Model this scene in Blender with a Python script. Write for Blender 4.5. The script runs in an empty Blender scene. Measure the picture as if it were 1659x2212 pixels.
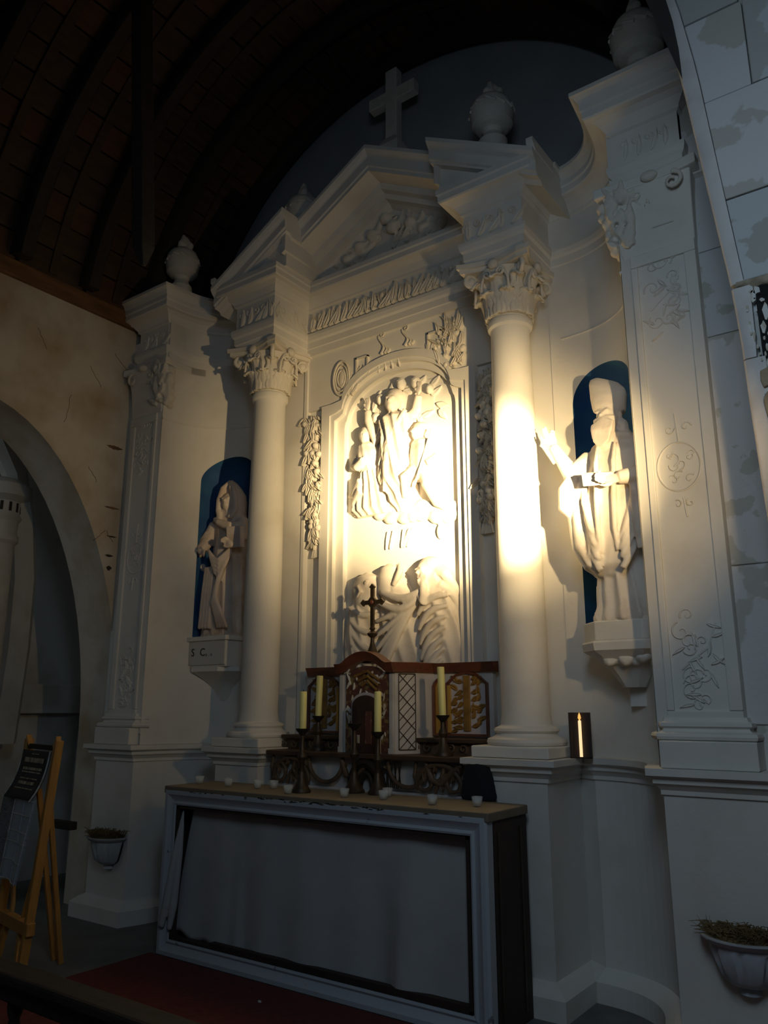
import bpy, bmesh, math, random
from math import sin, cos, pi, sqrt, radians, atan2
from mathutils import Vector, Matrix
random.seed(7)
S = bpy.context.scene
COL = S.collection

# ------------------------------------------------------------------ camera
cam = bpy.data.cameras.new('camera'); cam_o = bpy.data.objects.new('camera', cam); COL.objects.link(cam_o)
cam_o.location = (3.1724, -4.5525, 1.4984)
cam_o.rotation_euler = (pi/2 + .2403, 0.0003, .6265)
cam.sensor_fit = 'VERTICAL'; cam.sensor_height = 24.0
cam.lens = 24.0*1717.03/2212.0
cam.clip_start = .02
S.camera = cam_o
# ------------------------------------------------------------------ world (dim daylight of the nave behind the camera)
W = bpy.data.worlds.new('world'); S.world = W; W.use_nodes = True
W.node_tree.nodes['Background'].inputs[0].default_value = (.62, .80, 1.0, 1)
W.node_tree.nodes['Background'].inputs[1].default_value = .028
# ------------------------------------------------------------------ lamps
def lamp(name, kind, loc, aim, power, color, **kw):
    l = bpy.data.lights.new(name, kind); o = bpy.data.objects.new(name, l); COL.objects.link(o)
    o.location = loc; l.energy = power; l.color = color
    o.rotation_euler = (Vector(aim)-Vector(loc)).to_track_quat('-Z', 'Y').to_euler()
    for k, v in kw.items(): setattr(l, k, v)
    return o
LP = (2.92, -2.0, 2.33)
lamp('spotlight_beam', 'SPOT', LP, (.44, .0, 2.94), 3300, (1.0, .75, .39), spot_size=radians(27), spot_blend=1.0, shadow_soft_size=.02)
lamp('spotlight_halo', 'SPOT', LP, (.34, .0, 3.08), 520, (1.0, .71, .345), spot_size=radians(45), spot_blend=1.0, shadow_soft_size=.02)
lamp('spotlight_spill', 'SPOT', LP, (.10, .0, 2.95), 72, (1.0, .70, .33), spot_size=radians(80), spot_blend=1.0, shadow_soft_size=.02)
# added area fill above the view, standing in for aisle daylight
lamp('aisle_fill', 'AREA', (2.85, -3.95, 3.5), (2.80, -1.0, 1.8), 21, (.62, .81, 1.0), shape='RECTANGLE', size=.8, size_y=1.2)
lamp('chapel_fill', 'AREA', (-3.3, -4.6, 3.0), (-3.2, -.5, 1.6), 5, (.74, .86, .95), shape='RECTANGLE', size=.8, size_y=1.4)  # unseen fill lamp, added to brighten the chapel interior
# ------------------------------------------------------------------ exposure
S.view_settings.view_transform = 'Standard'; S.view_settings.look = 'None'
S.view_settings.exposure = 0.0; S.view_settings.gamma = 1.0; S.view_settings.use_curve_mapping = False

# ================================================================== materials
def mat(name, col, rough=.8, col2=None, scale=6., lo=.45, hi=.65, bump=.0, bscale=60., metal=0., detail=6., wave=None, emit=None, trans=0., alpha=1., stretch=None):
    m = bpy.data.materials.new(name); m.use_nodes = True
    nt = m.node_tree; b = nt.nodes['Principled BSDF']; N = nt.nodes.new; L = nt.links.new
    b.inputs['Base Color'].default_value = (*col, 1); b.inputs['Roughness'].default_value = rough; b.inputs['Metallic'].default_value = metal
    tc = N('ShaderNodeTexCoord'); src = tc.outputs['Object']
    if stretch:
        mp = N('ShaderNodeMapping'); mp.inputs['Scale'].default_value = stretch; L(src, mp.inputs['Vector']); src = mp.outputs['Vector']
    if col2 is not None:
        n = N('ShaderNodeTexNoise'); n.inputs['Scale'].default_value = scale; n.inputs['Detail'].default_value = detail; L(src, n.inputs['Vector'])
        r = N('ShaderNodeValToRGB'); r.color_ramp.elements[0].position = lo; r.color_ramp.elements[1].position = hi
        r.color_ramp.elements[0].color = (*col, 1); r.color_ramp.elements[1].color = (*col2, 1)
        L(n.outputs['Fac'], r.inputs['Fac']); L(r.outputs['Color'], b.inputs['Base Color'])
    if bump:
        n2 = N('ShaderNodeTexNoise'); n2.inputs['Scale'].default_value = bscale; n2.inputs['Detail'].default_value = 4; L(src, n2.inputs['Vector'])
        bp = N('ShaderNodeBump'); bp.inputs['Strength'].default_value = bump; bp.inputs['Distance'].default_value = .01
        L(n2.outputs['Fac'], bp.inputs['Height']); L(bp.outputs['Normal'], b.inputs['Normal'])
    if emit:
        b.inputs['Emission Color'].default_value = (*emit[:3], 1); b.inputs['Emission Strength'].default_value = emit[3]
    if trans: b.inputs['Transmission Weight'].default_value = trans
    if alpha < 1: b.inputs['Alpha'].default_value = alpha
    return m
M = {}
M['plaster'] = mat('plaster', (.70, .68, .63), .75, (.61, .58, .52), 3.0, .50, .75, .10, 40)
M['stone'] = mat('carved_stone', (.68, .64, .56), .8, (.54, .49, .42), 9, .5, .8, .25, 70)
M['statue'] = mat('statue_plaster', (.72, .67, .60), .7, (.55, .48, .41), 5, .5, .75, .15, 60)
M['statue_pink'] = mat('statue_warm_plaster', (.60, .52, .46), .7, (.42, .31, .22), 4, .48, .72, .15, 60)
M['blue'] = mat('blue_niche_paint', (.010, .066, .20), .7, (.016, .10, .22), 4, .45, .6, .1, 40)
M['wall'] = mat('limewashed_wall', (.62, .61, .57), .85, (.44, .42, .37), 2.2, .48, .70, .15, 30)
M['wall_stain'] = mat('stained_wall', (.62, .57, .48), .85, (.42, .33, .22), 2.6, .40, .68, .2, 24)
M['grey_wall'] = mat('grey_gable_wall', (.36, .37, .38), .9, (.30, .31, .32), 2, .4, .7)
M['peel'] = mat('peeling_paint', (.62, .60, .58), .8, (.48, .46, .40), 4.2, .525, .54, .2, 30)
M['peel2'] = mat('peeling_stone', (.62, .61, .60), .85, (.49, .47, .42), 3.4, .53, .55, .3, 30)
M['peel3'] = mat('bare_stone', (.44, .45, .42), .85, (.55, .57, .58), 3.0, .56, .58, .3, 30)
M['peel4'] = mat('greyed_stone', (.52, .54, .54), .85, (.40, .40, .36), 5.0, .55, .57, .3, 30)
M['crumble'] = mat('crumbling_plaster', (.42, .36, .27), .95, (.28, .23, .16), 20, .4, .6, .8, 30)
M['edge_white'] = mat('white_edge', (.66, .63, .60), .7, (.56, .53, .50), 6, .5, .7, .1, 40)
M['wood_dark'] = mat('dark_timber', (.030, .021, .015), .75, (.018, .012, .009), 5, .4, .7, .3, 40, stretch=(1, 6, 6))
M['plank'] = mat('roof_plank', (.060, .036, .021), .8, (.036, .024, .015), 3, .4, .7, .25, 40, stretch=(8, 1, 8))
M['plank2'] = mat('roof_plank_red', (.085, .038, .019), .8, (.052, .026, .015), 3, .4, .7, .25, 40, stretch=(8, 1, 8))
M['beam'] = mat('ochre_beam', (.20, .095, .035), .7, (.12, .06, .03), 4, .4, .7, .2, 30, stretch=(6, 1, 6))
M['shelf'] = mat('shelf_wood', (.085, .045, .025), .55, (.05, .03, .02), 6, .4, .7, .1, 40, stretch=(1, 6, 6))
M['shelf_red'] = mat('red_brown_shelf', (.16, .052, .025), .45, (.10, .035, .02), 6, .4, .7, .1, 40, stretch=(1, 6, 6))
M['altar_side'] = mat('altar_dark_side', (.045, .026, .018), .7, (.028, .018, .013), 4, .4, .7, .2, 20)
M['altar_frame'] = mat('altar_grey_frame', (.42, .46, .50), .55, (.18, .18, .18), 16, .68, .72, .2, 40)
M['altar_top'] = mat('altar_top', (.20, .165, .115), .7, (.16, .13, .09), 5, .4, .7, .1, 30)
M['curtain'] = mat('curtain_cloth', (.43, .44, .44), .9, (.39, .40, .40), 5, .4, .7, .1, 200)
M['iron'] = mat('dark_iron', (.045, .038, .030), .5, metal=.6)
M['bronze'] = mat('dark_bronze', (.075, .052, .032), .45, (.045, .032, .022), 12, .4, .7, metal=.5)
M['scroll'] = mat('brown_scrollwork', (.12, .072, .040), .6, (.075, .048, .030), 12, .4, .7)
M['candle'] = mat('candle_wax', (.82, .76, .30), .45)
M['wick'] = mat('candle_wick', (.02, .018, .015), .9)
M['gold'] = mat('dull_gold', (.34, .19, .045), .5, (.20, .11, .03), 14, .4, .7, metal=.25)
M['goldframe'] = mat('gilt_edge', (.55, .33, .07), .45, metal=.2)
M['tab_white'] = mat('tabernacle_paint', (.56, .54, .52), .6, (.46, .44, .42), 7, .45, .7)
M['tab_lilac'] = mat('tabernacle_panel', (.50, .47, .49), .6)
M['tab_door'] = mat('tabernacle_door', (.060, .028, .020), .5, (.035, .02, .016), 8, .4, .7)
M['tab_red'] = mat('tabernacle_painted_leaves', (.12, .045, .030), .6, (.24, .16, .06), 26, .52, .58)
M['line'] = mat('dark_line', (.05, .035, .028), .7)
M['carpet'] = mat('red_carpet', (.13, .022, .018), .95, (.085, .016, .014), 30, .4, .7, .3, 200)
M['floor'] = mat('stone_floor', (.16, .16, .155), .7, (.11, .11, .105), 4, .4, .7, .2, 20)
M['pine'] = mat('pine_wood', (.50, .25, .055), .5, (.38, .19, .045), 6, .4, .7, .1, 30, stretch=(8, 8, 1))
M['board'] = mat('dark_board', (.012, .013, .022), .6, (.03, .028, .03), 14, .5, .7)
M['print'] = mat('printed_rows', (.46, .42, .30), .7, (.16, .14, .10), 40, .45, .6, stretch=(1, 1, .5))
M['paper'] = mat('paper_sheet', (.56, .61, .68), .6, (.38, .42, .50), 30, .5, .62, stretch=(.3, .3, 3))
M['plastic'] = mat('clear_sleeve', (.55, .65, .75), .25, alpha=.45)
M['card'] = mat('grey_notice', (.22, .24, .28), .7, (.10, .11, .14), 30, .5, .62, stretch=(.3, .3, 5))
M['grass'] = mat('dried_grass', (.20, .13, .055), .9, (.11, .075, .03), 20, .4, .7)
M['planter'] = mat('painted_planter', (.50, .53, .56), .7, (.42, .44, .45), 6, .45, .7, .1, 40)
M['black'] = mat('black_cloth', (.008, .008, .012), .9)
M['jamb_black'] = mat('matt_black', (.006, .006, .006), .9, (.015, .014, .013), 9, .4, .7)
M['lace'] = mat('pale_carving', (.62, .62, .58), .6, (.45, .40, .30), 16, .5, .6)
M['buff'] = mat('buff_stone', (.42, .34, .22), .8, (.30, .22, .14), 10, .4, .7, .3, 40)
M['sign'] = mat('white_plate', (.55, .54, .51), .6)
M['ink'] = mat('ink', (.03, .028, .026), .8)
M['flame'] = mat('glowing_candle', (.9, .75, .5), .5, emit=(1, .74, .38, 1.0))
M['flame2'] = mat('candle_flame', (.9, .6, .2), .5, emit=(1, .52, .13, .9))
M['glass'] = mat('cup_glass', (.75, .80, .80), .03, alpha=.38)
M['rust'] = mat('rust_stain', (.22, .12, .06), .9, (.12, .07, .04), 12, .4, .7)
M['crack'] = mat('crack_dark', (.04, .035, .03), .95)

# ================================================================== mesh builder
def newobj(name, me, parent=None, loc=None):
    o = bpy.data.objects.new(name, me); COL.objects.link(o)
    if parent: o.parent = parent
    if loc: o.location = loc
    return o
class MB:
    def __init__(s): s.v = []; s.f = []
    def add(s, vs, fs):
        k = len(s.v); s.v += [tuple(v) for v in vs]; s.f += [tuple(i+k for i in f) for f in fs]; return s
    def box(s, x0, x1, y0, y1, z0, z1):
        v = [(x, y, z) for z in (z0, z1) for y in (y0, y1) for x in (x0, x1)]
        return s.add(v, [(0, 2, 3, 1), (4, 5, 7, 6), (0, 1, 5, 4), (2, 6, 7, 3), (0, 4, 6, 2), (1, 3, 7, 5)])
    def prism(s, poly, a, b, f):            # poly of (u, v); f(u, v, w) -> xyz
        n = len(poly)
        v = [f(u, w, a) for u, w in poly]+[f(u, w, b) for u, w in poly]
        return s.add(v, [tuple(range(n))[::-1], tuple(range(n, 2*n))]+[(i, (i+1) % n, n+(i+1) % n, n+i) for i in range(n)])
    def grid(s, fn, nu, nv, closeu=False):
        v = [fn(i/(nu if closeu else nu-1), j/(nv-1)) for j in range(nv) for i in range(nu)]
        fs = []
        for j in range(nv-1):
            for i in range(nu if closeu else nu-1):
                i2 = (i+1) % nu
                fs.append((j*nu+i, j*nu+i2, (j+1)*nu+i2, (j+1)*nu+i))
        return s.add(v, fs)
    def rings(s, rings, cap=True):
        n = len(rings[0]); v = [p for r in rings for p in r]; fs = []
        for j in range(len(rings)-1):
            for i in range(n):
                i2 = (i+1) % n; fs.append((j*n+i, j*n+i2, (j+1)*n+i2, (j+1)*n+i))
        if cap: fs += [tuple(range(n))[::-1], tuple(range(len(v)-n, len(v)))]
        return s.add(v, fs)
    def lathe(s, prof, c=(0, 0, 0), n=32, sx=1, sy=1):
        return s.rings([[(c[0]+max(r, 1e-4)*sx*cos(2*pi*i/n), c[1]+max(r, 1e-4)*sy*sin(2*pi*i/n), c[2]+z) for i in range(n)] for r, z in prof])
    def tube(s, pts, rad, n=6):
        pts = [Vector(p) for p in pts]; m = len(pts)
        rad = rad if hasattr(rad, '__len__') else [rad]*m
        rr = []; up = Vector((0.13, .2, 1)).normalized(); prev = None
        for i, p in enumerate(pts):
            t = (pts[min(i+1, m-1)]-pts[max(i-1, 0)]).normalized()
            a = prev if prev is not None else t.cross(up)
            a = (a-t*a.dot(t))
            if a.length < 1e-5: a = t.cross(Vector((1, 0, .1)))
            a.normalize(); prev = a; b = t.cross(a)
            rr.append([tuple(p+(a*cos(2*pi*k/n)+b*sin(2*pi*k/n))*rad[i]) for k in range(n)])
        return s.rings(rr)
    def ball(s, c, r, n=12, m=8):
        r = r if hasattr(r, '__len__') else (r, r, r)
        return s.rings([[(c[0]+r[0]*sin(pi*max(.04, min(.96, j/m)))*cos(2*pi*i/n), c[1]+r[1]*sin(pi*max(.04, min(.96, j/m)))*sin(2*pi*i/n), c[2]-r[2]*cos(pi*j/m)) for i in range(n)] for j in range(m+1)])
    def sweep(s, path, prof, caps=True):    # plan path left to right, profile of (out, z)
        n = len(path); P = [Vector(p) for p in path]; offs = []
        for i in range(n):
            ns = []
            if i > 0: d = (P[i]-P[i-1]).normalized(); ns.append(Vector((d.y, -d.x)))
            if i < n-1: d = (P[i+1]-P[i]).normalized(); ns.append(Vector((d.y, -d.x)))
            if len(ns) == 1: offs.append(ns[0])
            else:
                a = ns[0]+ns[1]; offs.append(a/(max(.25, a.length_squared/2)))
        return s.rings([[(P[i].x+offs[i].x*o, P[i].y+offs[i].y*o, z) for o, z in prof] for i in range(n)], caps)
    def xform(s, mtx, start=0):
        s.v[start:] = [tuple(mtx @ Vector(p)) for p in s.v[start:]]; return s
    def mesh(s, name, m):
        me = bpy.data.meshes.new(name); me.from_pydata(s.v, [], s.f)
        bm = bmesh.new(); bm.from_mesh(me); bmesh.ops.recalc_face_normals(bm, faces=bm.faces); bm.to_mesh(me); bm.free()
        me.materials.append(M[m]); return me
    def build(s, name, m, parent=None, smooth=False, angle=35, loc=None, bevel=0):
        me = s.mesh(name, m); o = newobj(name, me, parent, loc)
        if smooth: shade(me, angle)
        if bevel:
            b = o.modifiers.new('bevel', 'BEVEL'); b.width = bevel; b.segments = 2; b.limit_method = 'ANGLE'
        return o
def shade(me, angle=35):
    me.polygons.foreach_set('use_smooth', [True]*len(me.polygons))
    bm = bmesh.new(); bm.from_mesh(me)
    for e in bm.edges:
        if len(e.link_faces) == 2 and e.calc_face_angle(0) > radians(angle): e.smooth = False
    bm.to_mesh(me); bm.free()
def fuse(mb, name, m, parent, voxel, smooth=4, loc=None):
    o = mb.build(name, m, parent, loc=loc)
    r = o.modifiers.new('remesh', 'REMESH'); r.mode = 'VOXEL'; r.voxel_size = voxel; r.use_smooth_shade = True
    if smooth:
        k = o.modifiers.new('smooth', 'SMOOTH'); k.factor = .5; k.iterations = smooth
    return o
def tag(o, label=None, cat=None, group=None, kind=None):
    if label: o['label'] = label
    if cat: o['category'] = cat
    if group: o['group'] = group
    if kind: o['kind'] = kind
    return o
def empty(name, loc, label, cat, group=None, rot=0):
    o = bpy.data.objects.new(name, None); COL.objects.link(o); o.location = loc; o.rotation_euler = (0, 0, rot); o.empty_display_size = .1
    return tag(o, label, cat, group)
def dup(root, loc, rot=0, label=None):
    r = root.copy(); COL.objects.link(r); r.location = loc; r.rotation_euler = (0, 0, rot)
    if label: r['label'] = label
    def kids(a, b):
        for c in list(a.children):
            d = c.copy(); COL.objects.link(d); d.parent = b; kids(c, d)
    kids(root, r); return r
XZ = lambda y0=0: (lambda u, v, w: (u, w, v))      # polygon in x,z extruded along y
def lerp(a, b, t): return a+(b-a)*t
def spiral(cx, cz, r, turns, a0, dirn=1, n=18, tail=.2):
    return [(cx+r*(1-.85*k/n)*cos(a0+dirn*turns*2*pi*k/n), cz+r*(1-.85*k/n)*sin(a0+dirn*turns*2*pi*k/n)) for k in range(n+1)]

# ================================================================== plan curves of the altarpiece
def bay_y(x):                                     # concave side bays between column and outer pilaster
    t = min(1, max(0, (abs(x)-1.33)/.6)); return -.745+.7*(1-t**2.5)**.4
BX = [1.33+.6*sin(pi/2*k/16) for k in range(17)]
BX = [x for x in BX if bay_y(x) > -.61]
bay = [(x, bay_y(x)) for x in BX]+[(1.927, -.62)]
def half(extra_end=(2.30, -.62), back=-.2, front=True):
    p = [(.86, -.05), (.86, -.45), (1.28, -.45), (1.28, -.05)] if front else [(1.2, -.05)]
    p = p+bay+[extra_end, (extra_end[0], back)]
    return p
def mirror_path(h): return [(-x, y) for x, y in h[::-1]]+h
ENT = mirror_path(half())

# ================================================================== STRUCTURE
# floor
fl = MB().box(-7, 8, -9, 2.0, -.2, 0).build('floor', 'floor'); tag(fl, kind='structure')
# back gable wall behind the altarpiece
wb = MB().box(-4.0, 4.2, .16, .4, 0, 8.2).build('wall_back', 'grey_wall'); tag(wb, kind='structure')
# left wall with arch to the side chapel
def left_arch_z(y):                               # ellipse
    t = (y+1.95)/1.43
    return 1.3+2.45*sqrt(max(0, 1-t*t)) if abs(t) < 1 else 1.3
mb = MB()
ys = [-6.5, -3.38]+[-1.95-1.43*cos(pi*k/40) for k in range(41)]+[-.52, .16]
X0, X1 = -2.4, -2.86
for a, b in zip(ys[:-1], ys[1:]):
    if b-a < 1e-6: continue
    inside = a > -3.381 and b < -.519
    za, zb = (left_arch_z(a), left_arch_z(b)) if inside else (0, 0)
    v = [(X0, a, za), (X0, b, zb), (X0, b, 4.72), (X0, a, 4.72), (X1, a, za), (X1, b, zb), (X1, b, 4.72), (X1, a, 4.72)]
    mb.add(v, [(0, 1, 2, 3), (5, 4, 7, 6), (3, 2, 6, 7), (0, 4, 5, 1)])
for y in (-3.38, -.52):
    v = [(X0, y, 0), (X1, y, 0), (X1, y, 1.3), (X0, y, 1.3)]; mb.add(v, [(0, 1, 2, 3)])
wl = mb.build('wall_left', 'wall_stain'); tag(wl, kind='structure')
# rust stains and cracks on the left wall near the pilaster
for (y, z, ln, th, mm) in ((-.72, 3.62, .16, .035, 'rust'), (-.70, 3.10, .15, .018, 'rust'), (-.68, 2.86, .10, .012, 'crack'), (-.69, 2.70, .08, .02, 'crack'), (-.68, 2.60, .05, .035, 'crack')):
    c = MB(); n = 10
    pts = [(-.5+k/n, (1-(2*k/n-1)**2)*th*(.7+.6*random.random())) for k in range(n+1)]
    poly = [(y+u*ln, z+w*.4) for u, w in pts]+[(y+u*ln, z-w*.6) for u, w in pts[::-1][1:-1]]
    c.prism(poly, -2.402, -2.396, lambda u, v, w: (w, u, v))
    c.build('stain' if mm == 'rust' else 'crack', mm, wl)
for (y0, z0, y1, z1) in ((-1.16, 3.95, -1.20, 3.70), (-1.02, 4.25, -.90, 4.10), (-.95, 3.40, -.86, 3.28), (-1.5, 4.40, -1.40, 4.25), (-.80, 4.45, -.62, 4.30), (-.85, 2.80, -.74, 2.90), (-.74, 2.90, -.66, 2.82)):
    MB().tube([(-2.4, lerp(y0, y1, k/6)+random.uniform(-.010, .010), lerp(z0, z1, k/6)) for k in range(7)], .0025, 4).build('crack', 'rust', wl)
# wall plate beam on top of the left wall
bm_ = MB().box(-2.66, -2.36, -6.5, -.45, 4.72, 4.86).build('trim_1', 'beam', bevel=.01); tag(bm_, kind='structure')
# side chapel seen through the left arch
ch = MB().box(-4.1, -3.9, -6, .5, 0, 4.6).box(-4.1, -2.66, .2, .4, 0, 4.6).box(-4.1, -2.66, -6, .4, 4.6, 4.75).build('wall_chapel', 'wall'); tag(ch, kind='structure')
c = MB().lathe([(.22, 0), (.22, .25), (.15, .32), (.14, 2.85), (.17, 2.88), (.17, 2.92), (.15, 2.95), (.155, 3.05), (.18, 3.08), (.16, 3.12), (.16, 3.22), (.24, 3.26), (.24, 3.36), (.2, 3.4), (.05, 3.45)], (-3.45, -1.08, 0), 28)
cc = c.build('chapel_column', 'wall', smooth=True)
tag(cc, 'pale round column standing inside the side chapel beyond the left arch', 'column')
for k in range(14):
    a = 2*pi*k/14
    MB().box(-.012, .012, -.012, .006, 0, .08).xform(Matrix.Translation((-3.45+.157*cos(a), -1.08+.157*sin(a), 3.13)) @ Matrix.Rotation(a-pi/2, 4, 'Z')).build('flute', 'crack', cc)
# curved groin band springing above the chapel column
pts = [(-3.6, -.75, 1.2+.0), (-3.55, -.74, 2.0), (-3.5, -.78, 2.6), (-3.45, -.88, 3.1), (-3.4, -1.02, 3.5), (-3.35, -1.3, 3.9), (-3.3, -1.7, 4.25)]
MB().tube(pts, [.11]*7, 8).build('groin_band', 'wall', ch, smooth=True)
MB().box(-3.95, -3.78, -.62, .2, 1.44, 1.70).build('ledge_block', 'wall', ch, bevel=.008)
MB().box(-3.80, -3.74, .12, .2, 1.44, 1.70).build('ledge_end', 'edge_white', ch, bevel=.004)
# right wall strip beside the right pilaster
mb = MB()
zs = [0, 1.5, 2.147, 3.325, 3.79, 4.9]
wr = MB().box(2.29, 4.2, -.56, -.3, 0, 6.5).build('wall_right', 'peel'); tag(wr, kind='structure')
for i, (z0, z1, x0, x1, mm) in enumerate(((1.42, 2.144, 2.31, 2.62, 'peel2'), (2.149, 3.322, 2.30, 2.62, 'peel'), (3.327, 3.803, 2.29, 2.62, 'peel4'), (3.808, 4.25, 2.29, 2.62, 'peel4'), (4.34, 5.2, 2.29, 2.62, 'peel'))):
    MB().box(x0, x1, -.570, -.55, z0, z1).build('stone_block', mm, wr, bevel=.004)
MB().sweep([(2.29, -.56), (2.9, -.56)], [(0, 4.24), (.05, 4.25), (.075, 4.29), (.05, 4.34), (0, 4.35)]).build('string_course', 'plaster', wr)
# near arch wall on the right, rising over the frame
EDGE = [(2.625, 0), (2.62, 1.6), (2.61, 2.2), (2.605, 2.295), (2.593, 2.69), (2.587, 2.98), (2.572, 3.24), (2.514, 3.81), (2.46, 4.357), (2.405, 4.732), (2.37, 4.9), (2.28, 5.25), (2.14, 5.65), (1.95, 6.05), (1.7, 6.4)]
poly = EDGE+[(4.2, 6.4), (4.2, 0)]
mb = MB()
for (xa, za), (xb, zb) in zip(EDGE[:-1], EDGE[1:]):
    v = [(xa, -1.17, za), (4.2, -1.17, za), (4.2, -1.17, zb), (xb, -1.17, zb), (xa, -1.02, za), (4.2, -1.02, za), (4.2, -1.02, zb), (xb, -1.02, zb)]
    mb.add(v, [(0, 1, 2, 3), (5, 4, 7, 6), (0, 3, 7, 4)])
wf = mb.build('wall_front', 'peel3'); tag(wf, kind='structure')
def edge_x(z):
    for (xa, za), (xb, zb) in zip(EDGE[:-1], EDGE[1:]):
        if za <= z <= zb: return lerp(xa, xb, (z-za)/(zb-za))
    return EDGE[-1][0]
def band(z0, z1, w0, w1, name, m, y0=-1.2, y1=-1.15, n=8, d=0):
    b = MB(); rr = []
    for k in range(n+1):
        z = lerp(z0, z1, k/n); x = edge_x(z)+d; w = lerp(w0, w1, k/n)
        rr.append([(x, y0+.012, z), (x+.012, y0, z), (x+w, y0, z), (x+w, y1, z), (x, y1, z)])
    b.rings(rr); return b.build(name, m, wf, smooth=True, angle=50)
band(3.245, 5.6, .055, .095, 'arch_moulding', 'edge_white', n=16)
band(2.90, 3.225, .052, .075, 'jamb_stone', 'edge_white', -1.2)
band(1.4, 2.895, .07, .085, 'jamb_stone', 'edge_white', -1.2)
def blk(x0, x1, z0, z1, m, y=-1.205, jit=.0):
    b = MB(); n = 6; f = x0 is None
    rr = []
    for k in range(n+1):
        z = lerp(z0, z1, k/n)
        xa = edge_x(z)+lerp(.057, .098, min(1, max(0, (z-3.24)/2.2))) if f else x0
        rr.append([(xa, y, z), (x1, y, z), (x1, -1.15, z), (xa, -1.15, z)])
    b.rings(rr); return b.build('stone_block', m, wf, bevel=.004)
blk(None, 3.1, 3.25, 3.647, 'peel4', -1.203)
blk(None, 3.1, 3.652, 4.165, 'peel2', -1.208)
blk(None, 2.752, 4.170, 4.618, 'peel2', -1.205)
blk(2.758, 3.3, 4.170, 4.70, 'peel3', -1.21)
blk(None, 2.74, 4.625, 5.1, 'peel3', -1.209)
blk(2.75, 3.3, 4.71, 5.1, 'peel2', -1.205)
blk(None, 3.3, 5.11, 5.5, 'peel', -1.206)
# crumbled bottom edge of the spandrel stones
c = MB()
for k in range(18):
    x = 2.60+k*.03; c.ball((x, -1.180+random.uniform(-.01, .01), 3.245-.018*sin(pi*min(1, k/7))+random.uniform(-.008, .008)), (.024+.01*random.random(), .024, .012+.014*random.random()), 8, 6)
    c.box(x-.015, x+.02, -1.20, -1.16, 3.235+random.uniform(-.012, .006), 3.262)
fuse(c, 'crumbled_edge', 'crumble', wf, .008, 1)
# dark recess in the jamb with pale carved fragments
MB().box(2.663, 3.3, -1.19, -1.15, 2.62, 3.235).build('recess_back', 'jamb_black', wf)  # plain near-black slab set into the jamb face
for (x, z, sx, sz) in ((2.650, 3.20, .010, .018), (2.672, 3.19, .014, .022), (2.655, 3.17, .013, .035), (2.628, 3.12, .008, .02), (2.632, 3.03, .007, .04), (2.642, 2.995, .006, .03), (2.695, 3.08, .012, .045), (2.688, 3.14, .012, .01),
                      (2.68, 3.02, .012, .03), (2.678, 2.97, .006, .012), (2.70, 2.985, .008, .018), (2.684, 2.93, .006, .02), (2.676, 2.90, .005, .012), (2.66, 2.88, .005, .01), (2.65, 2.94, .006, .01), (2.68, 2.86, .005, .02), (2.70, 2.84, .012, .012), (2.655, 2.905, .005, .008), (2.662, 3.1, .004, .006), (2.66, 3.155, .005, .004), (2.70, 2.79, .008, .01)):
    b = MB(); n = 9
    pl = [(x+sx*(.6+.5*random.random())*cos(2*pi*k/n), z+sz*(.6+.5*random.random())*sin(2*pi*k/n)) for k in range(n)]
    b.prism(pl, -1.205, -1.185, XZ()); b.build('carved_fragment', 'lace', wf)
b = MB().prism([(2.648, 2.83), (2.69, 2.845), (2.705, 2.81), (2.69, 2.765), (2.655, 2.755), (2.646, 2.79)], -1.215, -1.18, XZ()); b.build('stone_bracket', 'buff', wf, bevel=.006)
b = MB().prism([(2.648, 2.70), (2.665, 2.735), (2.72, 2.745), (2.9, 2.74), (2.9, 2.56), (2.67, 2.56), (2.658, 2.62)], -1.225, -1.18, XZ()); b.build('stone_bracket', 'buff', wf, bevel=.01)
b = MB().prism([(2.655, 2.75), (2.675, 2.755), (2.67, 2.72), (2.655, 2.73)], -1.205, -1.18, XZ()); b.build('carved_fragment', 'lace', wf)
blk(2.68, 3.3, .0, 2.6, 'peel', -1.195)

# ------------------------------------------------------------------ barrel roof
CZ, CR = 4.4, 2.42
ceil = MB()
n = 48
ceil.grid(lambda u, v: (-(CR+.05)*cos(lerp(-.02, pi+.02, u)), lerp(-4.2, .4, v), CZ+(CR+.05)*sin(lerp(-.02, pi+.02, u))), n, 2)
ce = ceil.build('ceiling', 'wood_dark', smooth=True); tag(ce, kind='structure')
NB = 34
RY = [.02, -.575, -1.16, -1.75, -2.34, -2.93, -3.52]
pk = {}
for j in range(len(RY)-1):
    y1, y0 = RY[j]-.02, RY[j+1]+.02
    me = []
    for mm in ('plank', 'plank2'):
        w = pi*CR/NB*.5
        me.append(MB().box(-.012, .012, y0, y1, -w*.93, w*.93).mesh('plank', mm))
    for k in range(NB):
        a = pi*(k+.5)/NB
        if a > pi-.55 or a < .2: continue
        o = newobj('plank', me[1 if random.random() < .35 else 0], ce)
        r = CR+random.uniform(-.006, .012)
        o.location = (-r*cos(a), 0, CZ+r*sin(a)); o.rotation_euler = (0, a, 0)
rib = MB(); rr = []
for k in range(41):
    a = .2+(pi-.75)*k/40
    rr.append([(-r*cos(a), y, CZ+r*sin(a)) for r, y in ((CR+.02, -.065), (CR-.12, -.065), (CR-.15, -.045), (CR-.15, .045), (CR-.12, .065), (CR+.02, .065))])
rib.rings(rr); rme = rib.mesh('rib', 'wood_dark'); shade(rme, 40)
for y in RY: newobj('rib', rme, ce).location = (0, y, 0)
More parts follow.
